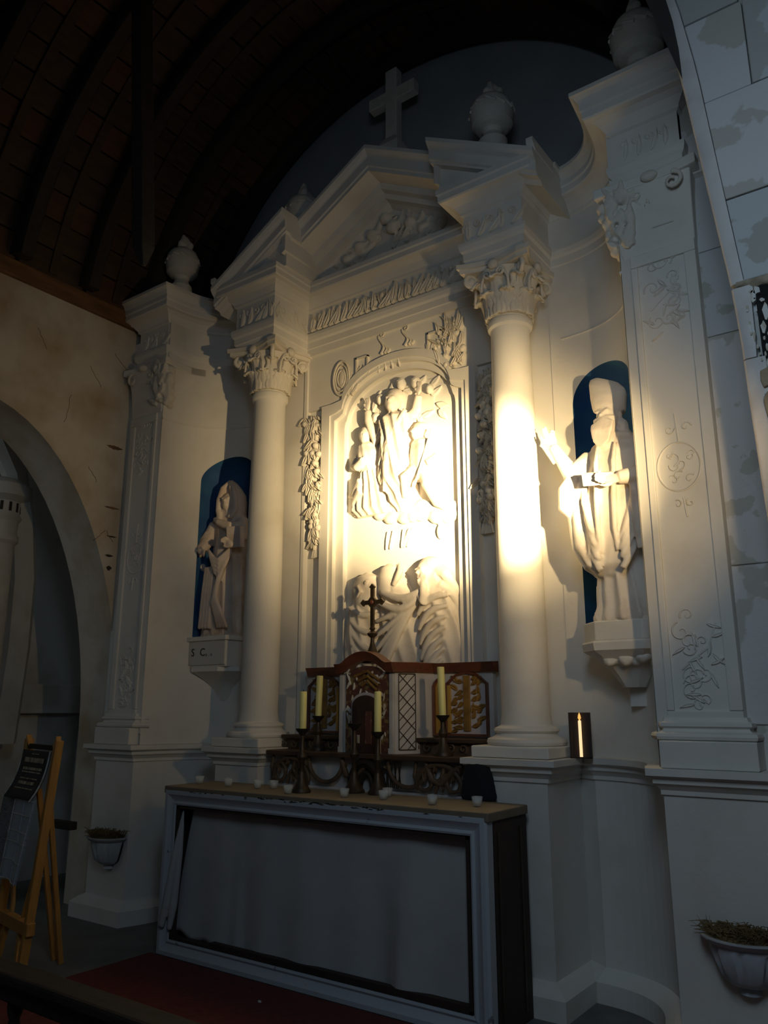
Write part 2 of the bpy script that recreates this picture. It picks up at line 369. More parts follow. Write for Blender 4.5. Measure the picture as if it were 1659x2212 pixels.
# thin battens between the ribs
bat = MB(); rr = []
for k in range(41):
    a = .2+(pi-.75)*k/40
    rr.append([(-r*cos(a), y, CZ+r*sin(a)) for r, y in ((CR, -.035), (CR-.03, -.035), (CR-.03, .035), (CR, .035))])
bat.rings(rr); bme = bat.mesh('batten', 'plank'); shade(bme, 40)
for y0, y1 in zip(RY[:-1], RY[1:]): newobj('batten', bme, ce).location = (0, (y0+y1)/2, 0)
# hanging king post of the roof truss
def post(p0, p1, w, d, name, m):
    p0, p1 = Vector(p0), Vector(p1); rr = []
    for p, k in ((p0, .25), (p0.lerp(p1, .05), 1), (p1, 1)): rr.append([(p.x+u*w*k, p.y+v*d*k, p.z) for u, v in ((-1, -1), (1, -1), (1, 1), (-1, 1))])
    MB().rings(rr).build(name, m, ce, bevel=.006)
post((-.55, -1.9, 4.10), (-.86, -1.9, 6.72), .05, .05, 'king_post', 'wood_dark')
post((-.66, -1.86, 4.2), (-.96, -1.86, 6.70), .045, .02, 'post_board', 'plank')

# ================================================================== ALTARPIECE
AP = empty('altarpiece', (0, .1, 0), 'tall cream plaster altarpiece with two columns, pediment and carved relief panel', 'altarpiece')
AP.location = (0, 0, 0)
P = AP
# core masonry behind the faces
MB().box(-1.33, 1.33, .02, .155, 0, 4.9).build('core_wall', 'plaster', P) if False else None
# centre wall with the opening of the relief panel : surround boards
FO = []                                            # outer contour of the panel frame (right half from bottom)
def arch_pts(hw, zs, rise, n=16):
    return [(hw*cos(pi/2*k/n), zs+rise*sin(pi/2*k/n)) for k in range(n+1)]
outer_r = [(.69, 1.2), (.69, 3.80), (.50, 3.80)]+[(x, z) for x, z in arch_pts(.49, 3.81, .27)]
inner_r = [(.50, 1.2), (.50, 3.58)]+[(x, z) for x, z in arch_pts(.50, 3.58, .375, 17)]
def full(h): return [(-x, z) for x, z in h[::-1]][:-0 or None]+h
outer = outer_r+[(-x, z) for x, z in outer_r[::-1]]
# resample both contours by index
def resample(poly, n):
    L = [0]
    for a, b in zip(poly[:-1], poly[1:]): L.append(L[-1]+sqrt((a[0]-b[0])**2+(a[1]-b[1])**2))
    out = []
    for k in range(n+1):
        t = L[-1]*k/n; i = 0
        while i < len(L)-2 and L[i+1] < t: i += 1
        s = (t-L[i])/max(1e-9, L[i+1]-L[i]); out.append((lerp(poly[i][0], poly[i+1][0], s), lerp(poly[i][1], poly[i+1][1], s)))
    return out
# panel back
MB().box(-.70, .70, .05, .12, 1.0, 4.1).build('relief_panel', 'plaster', P)
# frame: nested steps
def frame_half(sgn, o_, i_, y0, y1, name):
    b = MB(); n = len(o_)
    v = []
    for (xo, zo), (xi, zi) in zip(o_, i_): v += [(sgn*xo, y0, zo), (sgn*xi, y0, zi), (sgn*xo, y1, zo), (sgn*xi, y1, zi)]
    f = []
    for k in range(n-1):
        a = 4*k; c = a+4
        f += [(a, a+1, c+1, c), (a+1, a+3, c+3, c+1), (a, c, c+2, a+2), (a+2, c+2, c+3, a+3)]
    b.add(v, f); return b
def pair(o_, i_):                                  # match straight part then arch
    so = [(.69, 1.2), (.69, 2.6), (.69, 3.5), (.69, 3.80), (.60, 3.80), (.49, 3.80)]
    return so
OUTL = [(.69, 1.2), (.69, 2.4), (.69, 3.3), (.69, 3.80), (.69, 3.801), (.58, 3.801), (.49, 3.815)]+[(.49*cos(pi/2*k/14), 3.815+.265*sin(pi/2*k/14)) for k in range(1, 15)]
INL = [(.50, 1.2), (.50, 2.4), (.50, 3.3), (.50, 3.56), (.50, 3.58), (.497, 3.61), (.49, 3.64)]+[(.485*cos(pi/2*k/14*.98+.03), 3.60+.35*sin(pi/2*k/14*.97+.045)) for k in range(1, 14)]+[(0, 3.95)]
mid = [(lerp(a[0], b[0], .62), lerp(a[1], b[1], .62)) for a, b in zip(OUTL, INL)]
mid2 = [(lerp(a[0], b[0], .42), lerp(a[1], b[1], .42)) for a, b in zip(OUTL, INL)]
fr = MB()
for sgn in (1, -1):
    for o_, i_, y0 in ((OUTL, mid2, -.055), (mid2, mid, -.04), (mid, INL, .0)):
        q = frame_half(sgn, o_, i_, y0, .06, ''); fr.add(q.v, q.f)
fr.build('panel_frame', 'plaster', P, smooth=True, angle=30)
# keystone leaf and corner leaves
# surround wall (y = 0) outside the frame
sw = MB()
for sgn in (1, -1):
    sw.box(*sorted((sgn*.69, sgn*1.33)), .0, .14, .9, 3.8)
OUT2 = [(x, z) for x, z in OUTL[6:]]
for sgn in (1, -1):
    v = []
    pl = [(1.33, 3.80), (.69, 3.80)]+OUTL[4:]
    for (xo, zo) in pl: v += [(sgn*xo, -.03, zo), (sgn*xo, -.03, 4.46), (sgn*xo, .14, zo)]
    f = []
    for k in range(len(pl)-1):
        a = 3*k; f += [(a, a+1, a+4, a+3), (a, a+3, a+5, a+2)]
    sw.add(v, f)
sw.build('surround_wall', 'plaster', P)
for sgn in (1, -1):
    MB().box(*sorted((sgn*.852, sgn*.89)), -.045, .01, 1.2, 4.40).build('pier_fillet', 'plaster', P, bevel=.006)
# entablature : architrave, frieze, cornice
MB().sweep(ENT, [(-.06, 4.27), (0, 4.27), (0, 4.33), (.008, 4.335), (.008, 4.385), (.022, 4.40), (.03, 4.43), (.03, 4.455), (-.06, 4.455)]).build('architrave', 'plaster', P)
MB().sweep(ENT, [(-.09, 4.45), (0, 4.45), (0, 4.665), (-.09, 4.665)]).build('frieze', 'plaster', P)
corn = [(-.1, 4.66), (.0, 4.66), (.018, 4.67), (.018, 4.685), (.03, 4.70), (.05, 4.725), (.085, 4.745), (.118, 4.75), (.125, 4.76), (.125, 4.80), (.135, 4.81), (.135, 4.845), (-.1, 4.845)]
MB().sweep(ENT, corn).build('cornice', 'plaster', P)
cy = [(-.1, 4.845), (.132, 4.845), (.138, 4.855), (.15, 4.875), (.165, 4.89), (.18, 4.895), (.18, 4.92), (-.1, 4.925)]
oh = [(1.28, -.30), (1.28, -.05)]+bay+[(2.30, -.62), (2.30, -.2)]
MB().sweep(oh, cy).build('cornice_crown', 'plaster', P)
MB().sweep([(-x, y) for x, y in oh[::-1]], cy).build('cornice_crown', 'plaster', P)
# roof slabs over the blocks (close the top)
for sgn in (1, -1):
    MB().box(*sorted((sgn*.87, sgn*1.27)), -.44, .15, 4.28, 4.93).build('column_block', 'plaster', P)
    MB().box(*sorted((sgn*1.90, sgn*2.30)), -.615, -.05, 4.28, 4.92).build('pilaster_block', 'plaster', P)
    pl = [(sgn*x, y-.1) for x, y in bay]+[(sgn*2.4, -.7), (sgn*2.4, .15), (sgn*1.28, .15)]
    MB().prism(pl, 4.86, 4.915, lambda u, v, w: (u, v, w)).build('cornice_top', 'plaster', P)
# upper wall behind the pediment
MB().prism([(-1.30, 4.80), (1.30, 4.80), (1.30, 4.9), (0, 5.6), (-1.30, 4.9)], -.044, .155, XZ()).build('tympanum_wall', 'plaster', P)
# raking cornices
SL = .56; ZA = 5.655
def rake(sgn, x0, x1, prof, name):
    rr = []
    for x in (x0, x1):
        rr.append([(sgn*x, y, ZA-SL*x+dz) for y, dz in prof])
    return MB().rings(rr).build(name, 'plaster', P)
top = [(-.42, 0), (-.42, -.03), (-.405, -.055), (-.385, -.075), (-.38, -.085), (-.38, -.16), (-.37, -.17), (-.37, -.20), (-.22, -.215), (-.205, -.26), (-.16, -.275), (-.15, -.315), (-.10, -.325), (-.05, -.36), (-.05, -.40), (.155, -.40), (.155, 0)]
blkp = [(-.605, 0), (-.605, -.03), (-.59, -.055), (-.57, -.075), (-.565, -.085), (-.565, -.15), (-.55, -.16), (-.55, -.175), (-.50, -.18), (-.475, -.205), (-.45, -.205), (.0, -.205), (.0, 0)]
for sgn in (-1, 1):
    rake(sgn, 0, .86, top, 'raking_cornice')
    rake(sgn, .665, 1.44, blkp, 'raking_cornice')
    # small tympanum of the block
    MB().prism([(sgn*.70, ZA-SL*.70-.17), (sgn*.70, 4.84), (sgn*1.40, 4.84), (sgn*1.42, ZA-SL*1.42-.01), (sgn*1.40, ZA-SL*1.40-.02)], -.50, .0, XZ()).build('block_tympanum', 'plaster', P)
    MB().prism([(sgn*.685, ZA-SL*.685-.12), (sgn*.685, ZA-SL*.685-.32), (sgn*.72, ZA-SL*.72-.32), (sgn*.72, ZA-SL*.72-.12)], -.535, .0, XZ()).build('return_moulding', 'plaster', P)
    # eave return of the block towards the wall
    MB().prism([(-.605, 4.92), (-.605, 4.885), (-.58, 4.86), (-.565, 4.845), (-.05, 4.845), (-.05, 4.92)], sgn*1.40, sgn*1.445, lambda u, v, w: (w, u, v)).build('eave_return', 'plaster', P)
# ------------------------------------------------------------------ ornament helpers
def lump_leaf(b, x, y, z, l, w, ang, d=.02, curl=.5):
    """leaf-shaped relief lump in the x,z plane"""
    n = 6; rr = []
    for k in range(n+1):
        t = k/n; ww = w*sin(pi*min(.97, max(.03, t**.75)))
        cx = x+l*t*cos(ang)+curl*l*.25*t*t*cos(ang+pi/2); cz = z+l*t*sin(ang)+curl*l*.25*t*t*sin(ang+pi/2)
        nx, nz = cos(ang+pi/2), sin(ang+pi/2)
        rr.append([(cx+nx*ww, y+.004, cz+nz*ww), (cx+nx*ww*.45, y-d*.8, cz+nz*ww*.45), (cx, y-d*.45, cz), (cx-nx*ww*.45, y-d*.8, cz-nz*ww*.45), (cx-nx*ww, y+.004, cz-nz*ww), (cx, y+.012, cz)])
    b.rings(rr)
def scroll(b, x, y, z, r, a0, dirn, rad=.008, turns=1.3):
    b.tube([(px, y, pz) for px, pz in spiral(x, z, r, turns, a0, dirn)], [rad*(1-.4*k/18) for k in range(19)], 6)
# frieze ornament on the wall between the columns
b = MB()
x = -.80
while x < .76:
    k = random.random()
    lump_leaf(b, x, -.05, 4.47+.01*random.random(), .13+.05*k, .030, 1.0+.45*random.uniform(-1, 1), .040, .8)
    lump_leaf(b, x+.03, -.05, 4.49, .10+.04*k, .022, 2.0+.4*random.uniform(-1, 1), .034, -.8)
    if k > .3: scroll(b, x+.03, -.055, 4.52+.06*random.random(), .032, random.uniform(0, 6), random.choice((1, -1)), .010)
    if k < .7: b.ball((x+.02, -.06, 4.50+.1*random.random()), (.02, .02, .022), 8, 6)
    lump_leaf(b, x+.02, -.05, 4.60, .06, .014, -.6+random.uniform(-.6, .6), .025)
    x += .062
tag(b.build('frieze_ornament', 'stone', P, smooth=True, angle=60), kind='stuff')
for sgn in (-1, 1):                                # frieze of the blocks : front and inner side
    b = MB(); x = .89
    while x < 1.25:
        lump_leaf(b, sgn*x, -.45, 4.48, .14, .022, 1.1*1+random.uniform(-.5, .5), .022, .8); scroll(b, sgn*x, -.455, 4.58, .03, random.uniform(0, 6), 1, .008); x += .08
    c = MB(); y = -.42
    while y < -.06:
        s0 = len(c.v); lump_leaf(c, 0, 0, 0, .14, .020, 1.1+random.uniform(-.5, .5), .016, .8); scroll(c, .02, -.004, .09, .03, random.uniform(0, 6), -1, .007)
        c.xform(Matrix.Translation((sgn*.86, y, 4.48)) @ Matrix.Rotation(sgn*-pi/2*-1 if sgn < 0 else -pi/2, 4, 'Z'), s0); y += .085
    b.add(c.v, c.f)
    tag(b.build('frieze_ornament', 'stone', P, smooth=True, angle=60), kind='stuff')
    b = MB(); x = 2.0
    while x < 2.27:
        lump_leaf(b, sgn*x, -.62, 4.48, .13, .02, 1+random.uniform(-.6, .6), .012, .8); scroll(b, sgn*x, -.62, 4.58, .028, random.uniform(0, 6), 1, .006); x += .075
    tag(b.build('frieze_ornament', 'plaster', P, smooth=True, angle=60), kind='stuff')
# tympanum relief : reclining tangle with rays
b = MB()
for k in range(46):
    t = random.random(); x = lerp(-.60, .60, t); hmax = (.40*(1-abs(x)/.72))
    z = 4.88+random.random()*hmax*.85
    lump_leaf(b, x, -.05, z, .10+.10*random.random(), .026, random.choice((.4, .6, 2.4, 2.7, 1.2))+random.uniform(-.3, .3), .045, .6)
for x, z, r in ((-.42, 4.99, .05), (-.30, 5.06, .05), (-.18, 5.12, .05), (.02, 5.12, .06), (.18, 5.10, .05), (.30, 5.0, .05), (-.05, 5.22, .05)):
    b.ball((x, -.075, z), (r, .05, r*.9), 10, 8); scroll(b, x+.05, -.06, z-.03, .05, 1, 1, .012)
b.tube([(.05, -.08, 4.9), (.22, -.08, 5.16)], .012); b.tube([(.0, -.07, 4.95), (.10, -.08, 5.2)], .010)
fuse(b, 'tympanum_relief', 'stone', P, .009, 1)
# ------------------------------------------------------------------ ornaments above the relief panel
b = MB()
for r in (.105, .08, .05):
    b.tube([(-.50+r*.75*cos(a)+.0, -.045, 4.0+r*1.35*sin(a)) for a in [2*pi*k/28 for k in range(29)]], .010 if r > .1 else .007, 6)
b.ball((-.50, -.03, 4.0), (.045, .025, .085), 12, 8)
for k in range(16):
    lump_leaf(b, -.45+random.uniform(-.03, .06), -.03, 3.80+random.uniform(0, .16), .08, .016, random.uniform(.6, 2.2), .022)
b.build('oval_cartouche', 'stone', P, smooth=True, angle=60)
for (x0, x1, z0, z1) in ((-.36, -.24, 3.985, 4.13), (.30, .42, 4.02, 4.15)):
    b = MB(); w = .012
    for r in ((x0, x1, z1-w, z1), (x0, x0+w, z0, z1), (x1-w, x1, z0+.06, z1)): b.box(r[0], r[1], -.05, -.02, r[2], r[3])
    for k in range(5): lump_leaf(b, lerp(x0, x1, k/4), -.03, z0-.02+.03*random.random(), .07, .014, random.uniform(.9, 1.9), .02)
    b.build('tablet_ornament', 'stone', P)
for x, z, h in ((-.12, 4.10, .16), (.10, 4.11, .14)):
    b = MB()
    for dx, hh in ((.035, .6), (.06, .35)): b.tube([(x+dx+.02*sin(5*t), -.04, z+h*hh*t) for t in [k/8 for k in range(9)]], [.013*(1-.6*k/8) for k in range(9)], 6)
    b.tube([(x+.025*sin(5*t), -.04, z+h*t) for t in [k/8 for k in range(9)]], [.012*(1-.6*k/8) for k in range(9)], 6); scroll(b, x+.012, -.045, z+h, .025, 2, -1, .008)
    tag(b.build('flame_ornament', 'stone', P, smooth=True), kind='stuff')
b = MB()
for k in range(34):
    lump_leaf(b, random.uniform(.40, .60), -.03, random.uniform(3.82, 4.16), random.uniform(.07, .14), .02, random.uniform(.5, 2.5), .04, .7)
for k in range(8): b.ball((random.uniform(.45, .6), -.04, random.uniform(3.83, 4.1)), .024, 8, 6)
b.build('trophy_ornament', 'stone', P, smooth=True, angle=60)
# ribbon keystones of the panel arch
b = MB()
for k in range(4): b.tube([(-.16+.06*k, -.02, 4.045+.01*k), (-.14+.06*k, -.035, 4.0), (-.155+.065*k, -.02, 3.965)], [.016, .012, .004], 6)
b.build('keystone_ribbons', 'plaster', P, smooth=True)
# fruit garlands beside the panel
for sgn in (-1, 1):
    b = MB(); rnd = random.Random(11)
    for k in range(150):
        t = rnd.random(); z = lerp(3.76, 2.72, t); hw = lerp(.078, .022, t**1.3); cx = lerp(.795, .735, t)
        lump_leaf(b, sgn*(cx+rnd.uniform(-hw, hw)), -.0, z, rnd.uniform(.05, .105), rnd.uniform(.018, .030), rnd.uniform(-2.5, -.65), rnd.uniform(.05, .10), rnd.uniform(-1, 1))
    for k in range(14):
        t = rnd.random(); z = lerp(3.72, 2.78, t); hw = lerp(.09, .03, t); cx = lerp(.79, .735, t)
        b.ball((sgn*(cx+rnd.uniform(-hw, hw)), -.045, z), (.027, .04, .027), 8, 6)
    for k in range(7): b.tube([(sgn*.735, -.02, 2.78), (sgn*(.735+.014*(k-3)), -.03, 2.60)], [.012, .010], 5)
    scroll(b, sgn*.80, -.05, 3.62, .075, .5, 1, .018); scroll(b, sgn*.77, -.05, 3.40, .065, 2.5, -1, .018)
    tag(b.build('garland', 'stone', P, smooth=True, angle=60), kind='stuff')
# ------------------------------------------------------------------ robed figures
def loft(b, secs, fold=None, n=72, m=56, rot=0, cx=0, cy=0, cz=0):
    secs = sorted(secs); rr = []
    for j in range(m+1):
        z = lerp(secs[0][0], secs[-1][0], j/m); i = 0
        while i < len(secs)-2 and secs[i+1][0] < z: i += 1
        A, B = secs[i], secs[i+1]; t = (z-A[0])/max(1e-9, B[0]-A[0]); t = t*t*(3-2*t)
        ox, oy, rx, ry = (lerp(A[q], B[q], t) for q in (1, 2, 3, 4))
        ring = []
        for k in range(n):
            a = 2*pi*k/n; f = 1+(fold(a, z) if fold else 0)
            ring.append((cx+ox+rx*f*cos(a), cy+oy+ry*f*sin(a), cz+z))
        rr.append(ring)
    b.rings(rr)
def ridge(x): return 1-abs(sin(x))
def head_on(b, c, s=1., rot=0.):
    """head with face looking to -y, s = half height"""
    s0 = len(b.v)
    b.ball((0, 0, 0), (.74*s, .86*s, s), 20, 14)
    b.ball((0, -.25*s, -.45*s), (.52*s, .58*s, .5*s), 14, 10)         # jaw
    b.tube([(0, -.80*s, .22*s), (0, -.98*s, -.12*s)], [.09*s, .17*s], 8)  # nose
    for e in (-1, 1):
        b.ball((e*.3*s, -.80*s, .28*s), (.2*s, .12*s, .09*s), 8, 6)   # brow
        b.ball((e*.3*s, -.76*s, .08*s), (.12*s, .1*s, .08*s), 8, 6)   # eye
        b.ball((e*.74*s, .05*s, -.02*s), (.08*s, .16*s, .24*s), 8, 6) # ear
    b.ball((0, -.82*s, -.38*s), (.24*s, .1*s, .06*s), 8, 6); b.ball((0, -.80*s, -.50*s), (.2*s, .1*s, .06*s), 8, 6)
    b.xform(Matrix.Translation(c) @ Matrix.Rotation(rot, 4, 'Z'), s0)
def hand_on(b, c, mtx, s=.09, curl=.3, spread=.35):
    """palm in local x,z plane with fingers along +z; thumb leaves the side"""
    s0 = len(b.v)
    b.ball((0, 0, .0), (.38*s, .2*s, .5*s), 12, 8)
    for k, (fx, ln) in enumerate(((-.27, .72), (-.09, .82), (.09, .76), (.26, .6))):
        a = fx*spread; cu = curl[k] if hasattr(curl, '__len__') else curl
        p = [(fx*s, 0, .32*s)]; ang = 0
        for q in range(3):
            ang += cu; L = ln*s*(.42, .33, .25)[q]
            p.append((p[-1][0]+L*sin(a)*cos(ang), p[-1][1]-L*sin(ang), p[-1][2]+L*cos(ang)))
        b.tube(p, [.10*s, .095*s, .085*s, .065*s], 8)
    b.tube([(-.3*s, 0, -.15*s), (-.52*s, -.1*s, .15*s), (-.55*s, -.22*s, .42*s)], [.13*s, .11*s, .08*s], 8)
    b.xform(Matrix.Translation(c) @ mtx, s0)

# ---- upper relief : risen figure between kneeling angel and soldier
RY0 = .05
def relief_xf(b, sy=.62): 
    b.v = [(x, RY0+.02+(y*sy), z) for x, y, z in b.v]
    return b
b = MB()                                          # central figure
head_on(b, (-.035, -.085, 3.70), .082, .25)
b.ball((-.035, -.05, 3.745), (.078, .075, .075), 14, 10)
loft(b, [(2.86, .02, -.02, .06, .05), (2.96, .02, -.03, .13, .09), (3.12, -.02, -.05, .15, .11), (3.30, -.01, -.06, .135, .11), (3.46, .0, -.07, .13, .11), (3.57, -.01, -.06, .15, .10), (3.62, -.02, -.06, .06, .06)],
     lambda a, z: .22*ridge(5.5*a+9*z+.8)-.09, n=120, m=80)
for dx in (0, .05, .10, .15): b.tube([(.11-dx*.3, -.13+dx*.2, 3.60-dx), (-.02-dx*.2, -.16, 3.40-dx*1.2), (-.13+dx*.3, -.13, 3.22-dx*1.4)], [.02, .024, .012], 8)
b.tube([(-.13, -.05, 3.56), (-.20, -.07, 3.42), (-.255, -.09, 3.60), (-.262, -.09, 3.68)], [.045, .042, .034, .03], 10)   # raised arm
hand_on(b, (-.262, -.09, 3.72), Matrix.Rotation(.1, 4, 'Y'), .065, .15)
b.tube([(.10, -.05, 3.56), (.17, -.07, 3.60), (.20, -.09, 3.70)], [.045, .04, .03], 10)
hand_on(b, (.205, -.09, 3.74), Matrix.Rotation(.1, 4, 'Y'), .065, .15)
fuse(relief_xf(b, .95), 'relief_figure', 'statue', P, .008, 2)
b = MB()                                          # kneeling angel, left
head_on(b, (-.295, -.08, 3.49), .062, .4); b.ball((-.30, -.05, 3.52), (.062, .065, .055), 12, 8)
loft(b, [(2.87, -.23, -.02, .17, .06), (2.93, -.25, -.03, .185, .08), (3.08, -.24, -.04, .13, .09), (3.22, -.25, -.05, .095, .085), (3.34, -.26, -.06, .105, .09), (3.41, -.28, -.06, .085, .07), (3.45, -.29, -.06, .03, .04)],
     lambda a, z: (.24*ridge(8*a+1.2) if z < 3.2 else .08*ridge(5*a+8*z))-.08, n=130, m=70)
b.tube([(-.34, -.05, 3.38), (-.40, -.07, 3.26), (-.33, -.13, 3.24), (-.25, -.16, 3.28)], [.04, .04, .034, .026], 10)
b.tube([(-.30, -.1, 3.13), (-.40, -.06, 3.05), (-.48, -.03, 3.05)], [.05, .035, .012], 8); b.tube([(-.30, -.1, 3.06), (-.40, -.06, 2.98), (-.45, -.03, 2.97)], [.05, .035, .012], 8)
fuse(relief_xf(b, .95), 'relief_figure', 'statue', P, .008, 2)
b = MB()                                          # soldier, right
head_on(b, (.19, -.085, 3.42), .065, -.35); b.ball((.19, -.05, 3.455), (.075, .075, .05), 12, 8); b.tube([(.13, -.04, 3.46), (.12, -.05, 3.36), (.13, -.05, 3.32)], [.03, .025, .015], 8)
loft(b, [(3.06, .21, -.04, .085, .07), (3.16, .22, -.05, .11, .085), (3.27, .235, -.06, .12, .09), (3.34, .22, -.06, .10, .07), (3.38, .2, -.06, .035, .04)], lambda a, z: .1*ridge(4*a)-.03, n=64, m=40)
b.tube([(.18, -.07, 3.15), (.10, -.12, 3.08), (.085, -.08, 2.95)], [.06, .055, .04], 10); b.tube([(.24, -.06, 3.12), (.28, -.10, 3.02), (.33, -.06, 2.88), (.39, -.05, 2.84)], [.06, .055, .04, .03], 10)
b.tube([(.31, -.05, 3.30), (.35, -.09, 3.2), (.28, -.12, 3.16)], [.04, .036, .028], 10)
b.tube([(.14, -.06, 3.30), (.09, -.09, 3.19), (.05, -.08, 3.24)], [.036, .03, .024], 10)
fuse(relief_xf(b, .95), 'relief_figure', 'statue', P, .008, 2)
MB().tube([(.335, -.06, 3.40), (.19, -.07, 3.0)], .008, 8).build('spear', 'stone', P, smooth=True)
for x, z, r in ((.03, 3.84, .05), (.16, 3.82, .05), (-.16, 3.76, .045), (-.2, 3.62, .045), (.28, 3.74, .04)):
    b = MB(); head_on(b, (x, .01, z), r, .2); fuse(b, 'cherub_head', 'plaster', P, .007, 2)
b = MB(); b.box(-.2, .3, .047, .053, 3.56, 3.84)
for k in range(18): lump_leaf(b, random.uniform(-.25, .36), RY0-.01, random.uniform(3.55, 3.86), .11, .03, random.uniform(0, 6), .02)
tag(fuse(b, 'cloud_relief', 'plaster', P, .007, 1), kind='stuff')
b = MB()                                          # tomb rock and cloud bank under the scene
for k in range(40): 
    t = random.random(); b.ball((lerp(-.18, .44, t), .045, lerp(2.90, 2.80, t)+random.uniform(-.06, .06)), (.07, .035, .045), 10, 8)
for x in (-.12, -.07, .02, .07, .10): b.tube([(x, .05, 2.74), (x-.05+random.uniform(0, .06), .04, 2.60)], [.016, .01], 6)
b.ball((.33, .05, 2.68), (.035, .03, .06), 10, 8)
fuse(b, 'cloud_bank', 'plaster', P, .009, 3)
# ---- lower relief : three bowed hooded figures
def mourner(cx, ztop, w, zb, dep, lean, ph):
    b = MB()
    loft(b, [(zb, lean*.6, 0, w*1.15, dep), (lerp(zb, ztop, .45), lean*.4, -.01, w*1.15, dep*1.05), (lerp(zb, ztop, .68), lean*.15, -.02, w*1.0, dep), (ztop-.20, 0, -.04, w*.78, dep*.95), (ztop-.10, -.01, -.05, w*.56, dep*.9), (ztop-.03, 0, -.04, w*.34, dep*.6), (ztop, 0, -.03, .02, .02)],
         lambda a, z: .15*ridge(5.5*a+7*z+ph)*(1 if z < ztop-.22 else .25)-.08, n=150, m=100, cx=cx)
    return b
def drape(b, x0, z0, x1, z1, sag, r, y=-.17):
    b.tube([(lerp(x0, x1, t)+sag*.35*sin(pi*t), y-.02*sin(pi*t), lerp(z0, z1, t)-sag*sin(pi*t)) for t in [k/8 for k in range(9)]], [r*(.45+.55*sin(pi*(k+.6)/9.2)) for k in range(9)], 8)
RY0 = .07
b = mourner(-.30, 2.43, .165, 1.60, .13, -.05, .3)
loft(b, [(2.18, 0, 0, .06, .05), (2.22, 0, 0, .10, .08), (2.32, 0, 0, .125, .10), (2.40, .01, 0, .10, .085), (2.44, .01, 0, .03, .03)], None, 40, 24, cx=-.27, cy=-.10)
b.tube([(-.29, -.205, 2.34), (-.255, -.215, 2.29), (-.29, -.215, 2.25)], [.010, .014, .008], 8); b.tube([(-.23, -.2, 2.35), (-.205, -.2, 2.37)], .010, 6)
for k in range(6): drape(b, -.42+.02*k, 2.20-.10*k, -.16, 2.16-.13*k, .05, .022, -.13)
fuse(relief_xf(b, .9), 'relief_figure', 'statue', P, .008, 1)
b = mourner(-.02, 2.46, .175, 1.60, .135, .10, 1.4)
loft(b, [(2.25, 0, 0, .06, .05), (2.29, -.005, 0, .085, .08), (2.38, 0, 0, .085, .085), (2.45, .015, 0, .085, .07), (2.485, .02, 0, .04, .03)], None, 40, 24, cx=-.075, cy=-.10)
b.tube([(.03, -.12, 2.47), (.055, -.16, 2.41), (.03, -.17, 2.36), (.0, -.17, 2.32)], [.020, .026, .022, .014], 8)
drape(b, -.10, 2.28, .26, 2.28, .06, .030); drape(b, -.14, 2.22, .24, 2.26, .09, .028)
for k in range(7): drape(b, .27-.02*k, 2.27-.02*k, -.16-.01*k, 2.08-.11*k, .03-.01*k, .024, -.15)
fuse(relief_xf(b, .9), 'relief_figure', 'statue', P, .008, 1)
b = mourner(.31, 2.47, .165, 1.60, .135, .06, 2.6)
head_on(b, (.25, -.125, 2.385), .09, -.35); b.ball((.27, -.09, 2.43), (.095, .09, .075), 14, 10)
b.tube([(.31, -.1, 2.42), (.40, -.12, 2.37), (.46, -.08, 2.26), (.49, -.03, 2.18)], [.05, .045, .03, .016], 10); b.tube([(.36, -.13, 2.30), (.44, -.11, 2.24), (.47, -.06, 2.14)], [.03, .028, .012], 8)
b.tube([(.19, -.14, 2.26), (.27, -.2, 2.18), (.265, -.19, 2.31)], [.035, .034, .026], 10); hand_on(b, (.262, -.2, 2.30), Matrix.Rotation(.2, 4, 'Y'), .07, .1)
for k in range(8): drape(b, .44-.01*k, 2.22-.07*k, .19+.01*k, 2.10-.10*k, -.04, .024, -.15)
fuse(relief_xf(b, .9), 'relief_figure', 'statue', P, .008, 1)

# ------------------------------------------------------------------ columns with base and Corinthian capital
shaft_prof = [(.147, 1.39), (.145, 1.42), (.139, 1.45), (.138, 2.2), (.134, 3.0), (.126, 3.7), (.124, 3.83), (.128, 3.85), (.142, 3.865), (.146, 3.885), (.142, 3.905), (.128, 3.915), (.126, 3.93)]
base_prof = [(.208, 1.285), (.222, 1.29), (.228, 1.305), (.222, 1.322), (.205, 1.328), (.19, 1.333), (.175, 1.345), (.172, 1.352), (.178, 1.358), (.186, 1.366), (.182, 1.38), (.165, 1.388), (.150, 1.393), (.146, 1.40)]
def acanthus(h, w, out, n=9):
    """leaf strip: local +y outward, z up, curling tip"""
    b = MB(); nu = 9
    def pt(u, v):
        t = v; lob = 1+.22*sin(t*pi*5.2)
        ww = w*(.55+.6*t-.75*t*t*t*.9)*lob*.5*(1 if t < .9 else 1-(t-.9)*5)
        x = (u-.5)*2*ww
        if t < .75: y = out*.35*(t/.75)**2; z = h*t/.75*.93
        else:
            a = (t-.75)/.25*pi*.85; y = out*.35+out*.33*(1-cos(a))+out*.12*sin(a); z = h*.93+h*.13*sin(a)-h*.08*(1-cos(a))
        y += .016*(1-abs(2*u-1))**.5 - .010*abs(sin((u-.5)*pi*3))
        return (x, y, z)
    b.grid(pt, nu, 22)
    return b
leafA = acanthus(.145, .115, .075).mesh('acanthus_leaf', 'stone'); leafB = acanthus(.235, .115, .095).mesh('acanthus_leaf', 'stone')
for m_ in (leafA, leafB): m_.polygons.foreach_set('use_smooth', [True]*len(m_.polygons))
def solid(o, t=.008):
    s = o.modifiers.new('solid', 'SOLIDIFY'); s.thickness = t; s.offset = -1
bell = MB().lathe([(.128, 0), (.13, .03), (.135, .12), (.15, .20), (.175, .26), (.195, .285), (.18, .29), (.05, .29)], (0, 0, 0), 32).mesh('capital', 'stone'); shade(bell)
